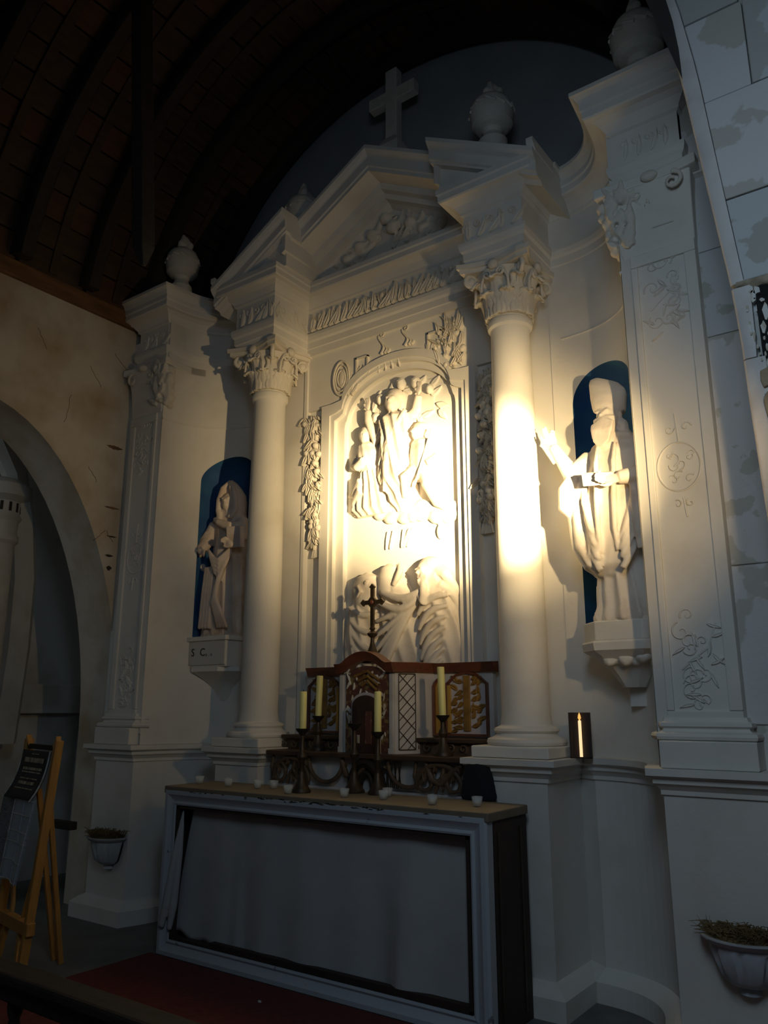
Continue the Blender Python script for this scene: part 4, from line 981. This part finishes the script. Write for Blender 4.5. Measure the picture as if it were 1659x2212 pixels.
# hanging cloth
cl = MB()
def cpt(u, v):
    zt, zb = .885, .10
    x = lerp(-ax+.10, ax-.115, u); t = v
    z = lerp(zb, zt, t)
    if u < .12: x += (t)**1.6*.10*(1-u/.12)*1.0        # left edge pulled in at the top
    f = .022*sin(u*17+.8*sin(u*7))*(.4+.6*u)+.010*sin(u*39+1)+.03*max(0, 1-abs(u-.80)/.05)*(1-t)+.02*max(0, 1-abs(u-.245)/.03)*(1-t)
    y = ay0+.075-f*(1-.75*t)-.02*(1-t)
    if u < .2: z += .06*(1-u/.2)*(1-t)*(.6+.4*sin(u*60))
    return (x, y, z)
cl.grid(cpt, 150, 30); o = cl.build('cloth', 'curtain', AL, smooth=True, angle=80)
s_ = o.modifiers.new('solid', 'SOLIDIFY'); s_.thickness = .004
b = MB()
b.tube([(-ax+.145, ay0+.03, .86), (-ax+.125, ay0+.0, .6), (-ax+.085, ay0-.012, .3), (-ax+.055, ay0-.02, .17)], [.006, .02, .03, .02], 10)
b.tube([(-ax+.15, ay0+.03, .86), (-ax+.15, ay0+.015, .6), (-ax+.135, ay0+.0, .3), (-ax+.115, ay0-.005, .16)], [.006, .02, .026, .016], 10)
fuse(b, 'cloth_fold', 'curtain', AL, .008, 2)
MB().box(-.72, ax-.13, ay0+.01, ay0+.05, .118, .135).build('lower_ledge', 'altar_side', AL)

# gradine block behind the altar
GR = empty('gradine', (0, -.3, 0), 'pair of brown stepped shelves on scrollwork behind the altar table', 'shelf')
GR.location = (0, 0, 0)
MB().box(-.77, .77, -.40, -.005, 0, 1.0).box(-.77, .77, -.532, -.40, .0, .99).build('core', 'tab_white', GR)
MB().box(-.775, .775, -.38, -.06, 1.0, 1.185).build('back_panel', 'tab_white', GR)
MB().box(-.782, .782, -.46, -.06, 1.185, 1.215).build('lower_shelf', 'shelf', GR, bevel=.006)
for sgn in (-1, 1):
    MB().box(*sorted((sgn*.24, sgn*.822)), -.27, -.062, 1.285, 1.31).build('upper_shelf', 'shelf', GR, bevel=.005)
    MB().box(*sorted((sgn*.25, sgn*.80)), -.235, -.062, 1.21, 1.287).build('upper_riser', 'scroll', GR)
    b = MB(); rnd = random.Random(8+sgn)
    for k in range(7):
        scroll(b, sgn*(.30+.085*k), -.245, 1.25, .03, rnd.uniform(0, 6), rnd.choice((1, -1)), .008, 1.2)
    b.build('riser_scroll', 'goldframe' if sgn > 5 else 'scroll', GR, smooth=True)
# scrollwork below the lower shelf
def scroll_group(pts, rads, name='scroll_bracket'):
    b = MB(); b.tube(pts, rads, 8); return b
yS = -.425
b = MB()
def arc(cx, cz, rx, rz, a0, a1, n=16): return [(cx+rx*cos(lerp(a0, a1, k/n)), yS, cz+rz*sin(lerp(a0, a1, k/n))) for k in range(n+1)]
for e, x0 in ((-1, -.58), (1, .58)):
    b = MB()
    b.tube(arc(x0, 1.02, .16, .15, pi*.02, pi*.95), [.012+.006*sin(pi*k/16) for k in range(17)], 8)
    b.tube(arc(x0-.10, 1.08, .055, .06, 0, 2*pi), .013, 8); b.tube(arc(x0+.10, 1.07, .045, .05, 0, 2*pi), .011, 8)
    b.tube([(x0-.16, yS, 1.18), (x0-.17, yS, 1.10), (x0-.12, yS, 1.02)], [.01, .014, .01], 8); b.tube([(x0+.04, yS, 1.17), (x0+.02, yS, 1.10), (x0+.08, yS, 1.02), (x0+.16, yS, 1.03)], [.01, .014, .014, .01], 8)
    b.tube([(x0-.03, yS, 1.01), (x0, yS, 1.08), (x0+.05, yS, 1.12)], [.012, .014, .008], 8)
    for k in range(6): lump_leaf(b, x0-.15+.06*k, yS-.005, 1.02+.05*(k % 3), .06, .014, 1.2+.6*(k % 2), .016)
    b.build('scroll_bracket', 'scroll', GR, smooth=True, angle=60)
for e, x0 in ((-1, -.28), (1, .36)):
    b = MB()
    b.tube(arc(x0, 1.16, .14, .13, pi*1.02, pi*1.98), [.014]*17, 8); b.tube([(x0-.14, yS, 1.18), (x0-.15, yS, 1.13), (x0-.17, yS, 1.14)], .012, 8); b.tube([(x0+.14, yS, 1.18), (x0+.15, yS, 1.13), (x0+.17, yS, 1.14)], .012, 8)
    b.tube([(x0+.13, yS, 1.18), (x0+.17, yS, 1.08), (x0+.24, yS, 1.06), (x0+.31, yS, 1.13), (x0+.38, yS, 1.17)], [.016, .02, .022, .02, .012], 8)
    b.build('scroll_bracket', 'scroll', GR, smooth=True, angle=60)
b = MB().tube(arc(.05, 1.01, .11, .15, 0, pi, 20), [.034]*21, 8); b.build('arch_ornament', 'iron', GR, smooth=True)
b = MB().tube(arc(.05, 1.01, .05, .09, 0, pi, 20), [.018]*21, 8); b.build('arch_ornament', 'iron', GR, smooth=True)
for q in range(5):
    b = MB()
    b.tube([(.17+.03*q, yS, 1.18), (.13+.03*q+.06, yS, 1.02)], .004, 5); b.tube([(.17+.03*q, yS, 1.02), (.13+.03*q+.06, yS, 1.18)], .004, 5); b.build('lattice_bar', 'iron', GR)

# tabernacle
TB = empty('tabernacle', (0, -.25, 1.215), 'pale painted tabernacle with brown crown rail, dark door and gilt arched side panels', 'tabernacle')
TB.location = (0, 0, 0)
cx0 = .02
zt = 1.715
fp = [(-.76, -.06), (-.76, -.10), (-.33, -.10), (-.30, -.26), (-.22, -.385), (.22, -.385), (.30, -.26), (.33, -.10), (.76, -.10), (.76, -.06)]
fp = [(x+cx0, y) for x, y in fp]
MB().prism(fp, 1.215, zt, lambda u, v, w: (u, v, w)).build('body', 'tab_white', TB)
# crown rail following the front with raised centre
path = [(-.74, -.10), (-.34, -.10), (-.31, -.26), (-.23, -.40)]+[(-.23+.46*k/20, -.40) for k in range(1, 20)]+[(.23, -.40), (.31, -.26), (.34, -.10), (.78, -.10)]
def crown(x, y): return .075*max(0, cos(min(1, abs(x)/.17)*pi/2))**.8 if y < -.39 else 0
rr = []
for i, (x, y) in enumerate(path):
    dz = crown(x, y); rr.append([(x+cx0, y+.04, zt-.005+dz), (x+cx0, y-.02, zt-.005+dz), (x+cx0, y-.032, zt+.03+dz), (x+cx0, y-.045, zt+.055+dz), (x+cx0, y+.04, zt+.06+dz)])
MB().rings(rr).build('crown_rail', 'shelf_red', TB, smooth=True, angle=30)
# painted front panel, door, keyplate
MB().prism([(-.165+cx0, 1.22), (.175+cx0, 1.22), (.175+cx0, 1.71)]+[(.13*cos(a)+cx0, 1.70+.055*sin(a)) for a in [pi*k/10 for k in range(11)]]+[(-.165+cx0, 1.71)], -.392, -.37, XZ()).build('front_panel', 'tab_red', TB)
b = MB(); rnd = random.Random(21)
for k in range(60):
    x = rnd.uniform(-.15, .15); z = rnd.uniform(1.30, 1.74)
    if abs(x) < .11 and z < 1.57: continue
    lump_leaf(b, x+cx0, -.394, z, rnd.uniform(.025, .06), rnd.uniform(.006, .014), rnd.uniform(0, 6), .008)
tag(b.build('painted_leaves', 'lace', TB, smooth=True), kind='stuff')
b = MB()
for k in range(3): b.tube([(cx0-.03-.03*k, -.40, 1.63+.03*k), (cx0+.02, -.405, 1.66+.03*k), (cx0+.09+.01*k, -.40, 1.60+.03*k)], .010, 6)
b.build('gilt_ribbon', 'gold', TB, smooth=True)
dp = [(-.10, 1.215), (.105, 1.215), (.105, 1.50)]+[(.0025+.1025*cos(a), 1.50+.07*sin(a)) for a in [pi*k/12 for k in range(1, 12)]]+[(-.10, 1.50)]
MB().prism([(x*1.12+cx0, 1.215+(z-1.215)*1.05) for x, z in dp], -.40, -.38, XZ()).build('door_surround', 'tab_lilac', TB)
d_ = MB().prism([(x+cx0, z) for x, z in dp], -.412, -.39, XZ()).build('door', 'tab_door', TB, bevel=.003)
MB().box(.01+cx0, .06+cx0, -.418, -.41, 1.27, 1.47).build('door_panel', 'tab_red', d_, bevel=.003)
MB().box(-.075+cx0, -.035+cx0, -.417, -.41, 1.275, 1.325).build('key_plate', 'sign', d_, bevel=.002)
# pilaster strips and canted lattice
for sgn in (-1, 1):
    MB().box(*sorted((sgn*.185+cx0, sgn*.215+cx0)), -.40, -.38, 1.25, 1.70).build('edge_strip', 'tab_white', TB, bevel=.003)
    MB().box(*sorted((sgn*.18+cx0, sgn*.22+cx0)), -.405, -.38, 1.215, 1.25).build('edge_block', 'tab_white', TB, bevel=.003)
    p0 = Vector((sgn*.235+cx0, -.365)); p1 = Vector((sgn*.295+cx0, -.268)); nrm = Vector((sgn*.84, -.53))*.004
    def cp(s, z): q = p0.lerp(p1, s)+nrm; return (q.x, q.y, z)
    b = MB()
    for z0, z1, s0, s1 in [(1.24+.115*k, 1.24+.115*(k+1)*1.0, 0, 1) for k in range(4)]:
        b.tube([cp(s0, z0), cp(s1, z1)], .0028, 5); b.tube([cp(s0, z1), cp(s1, z0)], .0028, 5)
        b.tube([cp(s0, z0+.057), cp(.5, z1)], .0025, 5); b.tube([cp(.5, z0), cp(1, z0+.057)], .0025, 5)
    for s in (0, 1): b.tube([cp(s, 1.24), cp(s, 1.70)], .003, 5)
    for z in (1.24, 1.70): b.tube([cp(0, z), cp(1, z)], .003, 5)
    b.build('lattice', 'line', TB)
    # arched wing panels
    for (x0, x1, full_) in ((.445, .715, 1), (.345, .40, 0)):
        x0 += .0; xm = (x0+x1)/2; hw = (x1-x0)/2
        zsh = 1.635 if full_ else 1.62; rise = .065 if full_ else .04
        def ap(g): return [(sgn*(xm-hw-g)+cx0, 1.335-g), (sgn*(xm+hw+g)+cx0, 1.335-g), (sgn*(xm+hw+g)+cx0, zsh+g*.4), (sgn*(xm+hw*.55)+cx0, zsh+rise*.78+g), (sgn*xm+cx0, zsh+rise+g*1.2), (sgn*(xm-hw*.55)+cx0, zsh+rise*.78+g), (sgn*(xm-hw-g)+cx0, zsh+g*.4)]
        o_ = ap(.014); i_ = ap(0)
        b = MB(); v = []
        for (a, c), (e, f) in zip(o_, i_): v += [(a, -.128, c), (e, -.122, f), (a, -.10, c), (e, -.10, f)]
        fs = []
        for k in range(7):
            a = 4*k; c = 4*((k+1) % 7); fs += [(a, a+1, c+1, c), (a+1, a+3, c+3, c+1), (a, c, c+2, a+2)]
        b.add(v, fs)
        wp = MB().prism(i_, -.108, -.09, XZ()).build('wing_panel', 'tab_lilac' if full_ else 'goldframe', TB)
        b.build('panel_frame', 'shelf_red', wp)
        if full_:
            MB().box(*sorted((sgn*(x0-.002)+cx0, sgn*(x0+.018)+cx0)), -.126, -.108, 1.34, 1.63).build('gilt_edge', 'goldframe', wp)
            b = MB(); b.box(sgn*xm+cx0-.026, sgn*xm+cx0+.022, -.119, -.106, 1.35, 1.69)
            b.build('gilt_stem', 'gold', wp, bevel=.004)
            b = MB(); rnd = random.Random(6)
            for k in range(16):
                z = 1.36+.020*k; e = 1 if k % 2 else -1
                for q in range(2): lump_leaf(b, sgn*xm+cx0+e*(.03+.04*q), -.110, z+rnd.uniform(-.01, .01), rnd.uniform(.05, .08), .019, (.3 if e > 0 else pi-.3)+rnd.uniform(-.9, .9), .010, 1)
            b.build('gilt_leaves', 'gold', wp, smooth=True)
# altar cross on top of the tabernacle
CR_ = empty('altar_cross', (0, -.30, 1.775), 'small dark cross with trefoil ends on a flared foot above the tabernacle', 'cross')
MB().lathe([(.075, 0), (.06, .02), (.04, .06), (.02, .11), (.013, .14), (.012, .165), (.03, .18), (.036, .195), (.022, .205), (.012, .215), (.02, .225), (.014, .24), (.011, .25)], (0, 0, 0), 20).build('foot', 'bronze', CR_, smooth=True)
b = MB().box(-.013, .013, -.009, .009, .24, .50).box(-.068, .068, -.009, .009, .388, .416)
for x, z, dx, dz in ((0, .50, 0, 1), (-.07, .402, -1, 0), (.07, .402, 1, 0)):
    b.prism([(x+dx*.028, z+dz*.028), (x-dz*.024+dx*.004, z+dz*.004+dx*.024), (x-dx*.012, z-dz*.012), (x+dz*.024+dx*.004, z+dz*.004-dx*.024)], -.010, .010, XZ())
b.prism([(0, .45), (.045, .402), (0, .355), (-.045, .402)], -.011, .011, XZ())
b.build('cross_body', 'bronze', CR_, bevel=.002)
MB().ball((0, -.012, .402), (.016, .008, .016), 12, 8).build('centre_boss', 'shelf_red', CR_, smooth=True)

# ================================================================== candlesticks, candles
def stick(x, y, z, H, label, base_r=.058):
    o = empty('candlestick', (x, y, z), label, 'candlestick', 'candlesticks on and behind the altar')
    MB().lathe([(base_r, 0), (base_r, .012), (base_r*.8, .03), (base_r*.45, .07), (.018, .11), (.012, .125), (.011, .13)], (0, 0, 0), 20).build('foot', 'bronze', o, smooth=True)
    kz = H*.55
    MB().lathe([(.014, .12), (.015, kz-.03), (.023, kz-.018), (.029, kz), (.023, kz+.018), (.015, kz+.03), (.014, H-.04)], (0, 0, 0), 14).build('stem', 'bronze', o, smooth=True)
    MB().lathe([(.012, H-.045), (.02, H-.03), (.038, H-.012), (.042, H), (.036, H), (.02, H-.012), (.004, H-.014)], (0, 0, 0), 20).build('drip_pan', 'iron', o, smooth=True)
    return o
def candle(x, y, z, h, r, label, lean=0):
    o = empty('candle', (x, y, z), label, 'candle', 'thick yellow candles'); o.rotation_euler = (0, lean, 0)
    MB().lathe([(r, 0), (r, h-.004), (r*.86, h), (r*.5, h-.004), (.002, h-.006)], (0, 0, 0), 20).build('wax', 'candle', o, smooth=True, angle=40)
    MB().tube([(0, 0, h-.008), (.001, 0, h+.006), (.004, 0, h+.012)], .0018, 5).build('wick', 'wick', o)
    return o
SK = [(-.171, -.779, 1.0, .37, 'front left', 0), (.266, -.60, 1.0, .355, 'front right', 0), (-.405, -.36, 1.215, .225, 'rear left', 0), (.585, -.38, 1.215, .235, 'rear right', 0)]
CH = {'front left': .232, 'front right': .245, 'rear left': .275, 'rear right': .295}
place = {'front left': 'on the altar top, left of the tabernacle door', 'front right': 'on the altar top, in front of the tabernacle lattice side', 'rear left': 'on the gradine shelf, left of the tabernacle', 'rear right': 'on the gradine shelf beside the gilt arched panel'}
place2 = {'front left': 'on the low stick left of the tabernacle door, on the altar', 'front right': 'nearest the lattice side of the tabernacle', 'rear left': 'standing higher, on the shelf left of the tabernacle', 'rear right': 'highest, beside the gilt arched panel on the right'}
for x, y, z, H, w, ln in SK:
    stick(x, y, z, H, 'dark bronze candlestick '+place[w])
    candle(x, y, z+H-.012, CH[w], .0215 if 'front' in w else .022, 'yellow candle '+place2[w], .03 if w == 'rear left' else -.03 if w == 'rear right' else 0)
stick(.09, -.60, 1.0, .40, 'dark candlestick without candle in front of the tabernacle door', .065)
# votive glass cups
cupL = MB(); cupL.lathe([(.012, 0), (.019, .003), (.022, .02), (.026, .042), (.0235, .042), (.019, .018), (.012, .008), (.001, .007)], (0, 0, 0), 18)
cme = cupL.mesh('glass', 'glass'); cme.polygons.foreach_set('use_smooth', [True]*len(cme.polygons))
wme = MB().lathe([(.001, .009), (.016, .0095), (.0170, .013), (.001, .014)], (0, 0, 0), 14).mesh('wax', 'buff')
ords = ['leftmost glass votive cup on the altar top, near its left corner', 'second glass votive cup from the left on the altar top', 'third glass votive cup from the left on the altar top', 'fourth glass votive cup from the left, close beside the third', 'glass votive cup beside the foot of the front left candlestick', 'glass votive cup in front of the candlestick without candle', 'glass votive cup in front of the front right candlestick', 'glass votive cup just behind and right of the front right candlestick', 'second glass votive cup from the right on the altar top', 'rightmost glass votive cup, in front of the black cloth']
for (x, y), lb in zip(((-1.10, -.75), (-.816, -.76), (-.56, -.75), (-.47, -.70), (-.194, -.87), (.20, -.83), (.446, -.79), (.38, -.66), (.791, -.83), (1.02, -.76)), ords):
    o = empty('votive_cup', (x, y, 1.0), lb, 'cup', 'glass votive cups on the altar'); o.scale = (1.15, 1.15, 1.15)
    newobj('glass', cme, o); newobj('wax', wme, o)
# black cloth hanging at the right end of the gradine
b = MB()
b.rings([[(.88+r*1.0*cos(a)*(1+.12*sin(5*a)), -.505+r*.40*sin(a)*(1+.12*sin(4*a)), z) for a in [2*pi*q/30 for q in range(30)]] for r, z in ((.10, 1.0), (.108, 1.02), (.10, 1.06), (.09, 1.12), (.075, 1.18), (.05, 1.20), (.01, 1.205))])
tag(fuse(b, 'black_cloth', 'black', None, .008, 2), 'black cloth draped at the right end of the shelf behind the altar', 'cloth')
# candle panel on the right ledge
cpn = empty('candle_light', (1.37, -.20, 1.222), 'tall dark box with a glowing white candle, standing on the right ledge', 'candle', rot=.25)
b = MB().box(-.058, .058, .0, .012, 0, .245).box(-.058, -.046, -.03, .012, 0, .245).box(.046, .058, -.03, .012, 0, .245).box(-.058, .058, -.03, .012, .0, .008)
b.build('case', 'altar_side', cpn)
MB().lathe([(.0085, .008), (.0085, .20), (.004, .203)], (0, -.012, 0), 12).build('glowing_candle', 'flame', cpn)
MB().lathe([(.002, .203), (.009, .215), (.007, .228), (.001, .245)], (0, -.012, 0), 12).build('candle_flame', 'flame2', cpn)
# small figurine on the right ledge beside the pilaster plinth
fg = MB()
fg.rings([[(1.90+r*cos(a), -.43+r*.8*sin(a), z) for a in [2*pi*q/12 for q in range(12)]] for r, z in ((.03, 1.222), (.032, 1.25), (.022, 1.29), (.026, 1.32), (.014, 1.335), (.018, 1.35), (.016, 1.365), (.004, 1.375))])
tag(fuse(fg, 'figurine', 'bronze', None, .005, 1), 'tiny dark figurine on the ledge against the right pilaster base', 'figurine')

# ================================================================== wall planters with dried grass
def planter(x, y, z, lab, lab2, seed):
    o = empty('wall_planter', (x, y, z), lab, 'planter')
    n = 40
    def ring(r, zz, fl=0): return [(r*cos(a)*(1+fl*abs(sin(8*a))), min(.0, r*.9*sin(a)*(1+fl*abs(sin(8*a)))) if sin(a) > 0 else r*.9*sin(a)*(1+fl*abs(sin(8*a))), zz) for a in [2*pi*k/n for k in range(n)]]
    MB().rings([ring(.03, -.19), ring(.07, -.185, .10), ring(.097, -.16, .15), ring(.12, -.10, .15), ring(.133, -.05, .15), ring(.145, -.03)]).build('bowl', 'planter', o, smooth=True, angle=50)
    MB().rings([ring(.15, -.03), ring(.175, -.015), ring(.185, -.005), ring(.185, .0), ring(.16, .0), ring(.15, -.02)]).build('rim', 'planter', o, smooth=True, angle=40)
    MB().rings([ring(.02, -.23), ring(.045, -.22), ring(.03, -.19)]).build('drop', 'planter', o, smooth=True)
    g = MB(); rnd = random.Random(seed)
    for k in range(420):
        a = rnd.uniform(pi, 2*pi); r = rnd.random()**.5*.15; px, py = r*cos(a), r*.9*sin(a)
        d = rnd.uniform(-.09, .09); e = rnd.uniform(-.05, .03); h = rnd.uniform(.012, .055)
        g.tube([(px, py, .0), (px+d*.5, py+e*.5, h), (px+d, py+e, h*rnd.uniform(.6, 1.1))], [.0032, .0026, .0008], 3)
    for k in range(26):
        a = rnd.uniform(pi, 2*pi); px, py = .15*cos(a), .13*sin(a); d = rnd.uniform(-.05, .05)
        g.tube([(px, py, .0), (px*1.2+d, py*1.2, rnd.uniform(.02, .10))], [.0018, .0006], 3)
    g.rings([[(r*cos(a), r*.9*sin(a) if sin(a) < 0 else 0, zz) for a in [2*pi*k/24 for k in range(24)]] for r, zz in ((.155, -.012), (.15, .012), (.08, .025), (.01, .03))])
    gg = g.build('dried_grass', 'grass', None, loc=(x, y, z)); tag(gg, lab2, 'grass', kind='stuff')
planter(2.245, -.66, .555, 'pale fluted half-bowl planter on the right pedestal, lower right corner', 'dry brown grass filling the right wall planter', 31)
planter(-2.13, -.66, .575, 'dim fluted half-bowl planter on the left pedestal behind the easel', 'dry brown grass filling the left wall planter', 32)

# ================================================================== carpet, kneeler, debris
tag(MB().box(-1.22, 3.4, -3.6, -.975, .0, .012).build('carpet', 'carpet', bevel=.004), 'dark red carpet on the floor before the altar', 'carpet')
kn = empty('kneeling_rail', (-.2, -2.62, 0), 'dark wooden kneeling rail across the lower left foreground', 'bench')
kn.location = (0, 0, 0)
MB().box(-2.2, 1.35, -2.66, -2.54, .455, .50).build('top_rail', 'wood_dark', kn, bevel=.012)
MB().box(-2.2, 1.35, -2.64, -2.56, .395, .455).build('upper_rail', 'wood_dark', kn, bevel=.006)
MB().box(-2.2, 1.35, -2.63, -2.57, .03, .09).build('lower_rail', 'wood_dark', kn, bevel=.006)
for k in range(9):
    x = -2.1+.42*k
    MB().lathe([(.03, .012), (.03, .12), (.018, .14), (.028, .22), (.034, .27), (.02, .33), (.03, .36), (.03, .40)], (x, -2.6, 0), 12).build('baluster', 'pine' if k in (4,) else 'wood_dark', kn, smooth=True)  # one baluster coloured yellow pine to show lamplight on the dark wood
deb = [(-.42, -1.78, .012, .006), (-.36, -1.80, .018, .008), (-.31, -1.80, .006, .02), (.08, -1.77, .012, .006), (-.05, -1.2, .012, .006)]
lbs = ['leftmost white paper crumb on the red carpet', 'flat pale crumb on the red carpet between two others', 'upright sliver of paper on the red carpet', 'single pale crumb further right on the red carpet', 'pale crumb on the carpet close to the altar']
for (x, y, s, h), lb in zip(deb, lbs):
    rnd = random.Random(int(x*1000)); b = MB()
    b.rings([[(x+s*(.7+.5*rnd.random())*cos(2*pi*q/7), y+s*.6*(.7+.5*rnd.random())*sin(2*pi*q/7), .0125+zz*h) for q in range(7)] for zz in (0, .6, 1)])
    tag(b.build('paper_crumb', 'lace'), lb, 'scrap', 'white crumbs on the carpet')

# ================================================================== easel with notices
E0 = (-1.60, -1.70)
ez = empty('easel', (E0[0], E0[1], 0), 'yellow pine display easel at the lower left edge', 'easel', rot=-.18)
def bar(b, p0, p1, w, d):
    p0, p1 = Vector(p0), Vector(p1); t = (p1-p0).normalized(); a = Vector((0, 1, 0)); s = t.cross(a).normalized(); a = s.cross(t)
    b.rings([[tuple(p+s*u*w/2+a*v*d/2) for u, v in ((-1, -1), (1, -1), (1, 1), (-1, 1))] for p in (p0, p1)])
for sx in (-1, 1):
    b = MB(); bar(b, (sx*.22, 0, 0), (sx*.235+.0, .09, 1.30), .035, .05); b.build('upright', 'pine', ez, bevel=.004)
    b = MB(); bar(b, (sx*.05, .30, 0), (sx*.08, .12, 1.0), .03, .03); b.build('rear_leg', 'pine', ez, bevel=.004)
    b = MB(); b.tube([(sx*.205, .045, .56), (sx*.15, .045, .50), (sx*.10, .04, .36), (sx*.08, .03, .24)], [.014, .014, .014, .014], 8); b.build('curved_brace', 'pine', ez, smooth=True)
    b = MB(); bar(b, (sx*.16, .0, .02), (sx*.11, .02, .24), .03, .03); b.build('strut', 'pine', ez)
b = MB(); bar(b, (-.26, .02, .27), (.26, .02, .27), .07, .05); b.build('lower_shelf', 'pine', ez, bevel=.004)
b = MB(); bar(b, (-.235, .09, 1.255), (.235, .09, 1.255), .03, .03); b.build('top_bar', 'wood_dark', ez, bevel=.004)
for sx in (-1, 1): MB().prism([(sx*.19, 1.26), (sx*.25, 1.26), (sx*.235, 1.325)], .07, .10, XZ()).build('finial', 'pine', ez)
# dark notice board with rows of print
nb = empty('notice_board', (E0[0], E0[1], 0), 'dark framed notice board with rows of pale print on top of the easel', 'board', rot=-.18)
def bpt(u, v): return (lerp(-.215, .215, u)-.03*(1-v)**2.0*1, .03+.03*v-.055*(1-v)**3, lerp(.955, 1.235, v))
b = MB().grid(bpt, 12, 14); o = b.build('panel', 'board', nb, smooth=True); sd = o.modifiers.new('s', 'SOLIDIFY'); sd.thickness = .01; sd.offset = 1
for u in (0, 1):
    MB().tube([tuple(Vector(bpt(u, k/14))+Vector((0, -.010, 0))) for k in range(15)], .005, 6).build('pale_edge', 'lace', nb, smooth=True)
for v, u0, u1, hh in ((.93, .40, .66, .02), (.80, .18, .88, .10), (.62, .2, .9, .055), (.55, .2, .88, .03), (.42, .22, .85, .025), (.33, .22, .82, .06), (.22, .2, .86, .02)):
    q = MB().grid(lambda a, c: tuple(Vector(bpt(lerp(u0, u1, a), v-hh/2+hh*c))+Vector((0, -.016, .0))), 8, 3)
    o = q.build('print_row', 'print', nb); 
# clear plastic sleeves with papers
sl = empty('plastic_sleeve', (E0[0], E0[1], 0), 'clear plastic pocket sheet hanging over the easel under the notice board', 'sleeve', rot=-.18)
def spt(u, v): return (lerp(-.06, .235, u)-.10*(1-v)*.6, -.02-.03*(1-v)+.02*sin(u*5)*(1-v), lerp(.50, .965, v))
MB().grid(lambda u, v: tuple(Vector(spt(u, v))+Vector((0, .012, 0))), 10, 12).build('paper', 'paper', sl, smooth=True)
o = MB().grid(spt, 12, 14).build('sleeve', 'plastic', sl, smooth=True)
for v in (.02, .25, .47, .60, .80, .98): MB().tube([tuple(Vector(spt(k/8, v))+Vector((0, -.003, 0))) for k in range(9)], .0025, 5).build('seam', 'lace', sl)
for u in (.0, .52, 1.): MB().tube([tuple(Vector(spt(u, k/10))+Vector((0, -.003, 0))) for k in range(11)], .003, 5).build('seam', 'plastic' if u else 'lace', sl)
s2 = empty('notice_sheet', (E0[0], E0[1], 0), 'grey printed notice sheet behind the plastic pocket, at the left frame edge', 'sheet', rot=-.18)
o = MB().grid(lambda u, v: (lerp(-.33, -.04, u)-.06*(1-v), .0-.02*(1-v), lerp(.50, .97, v)), 8, 10).build('sheet', 'card', s2, smooth=True); sd = o.modifiers.new('s', 'SOLIDIFY'); sd.thickness = .003
# dark shelf bar behind the easel
tag(MB().box(-2.42, -2.16, -.99, -.93, .645, .70).build('wall_shelf', 'wood_dark', bevel=.006), 'short dark wooden peg shelf on the left wall behind the easel', 'shelf')
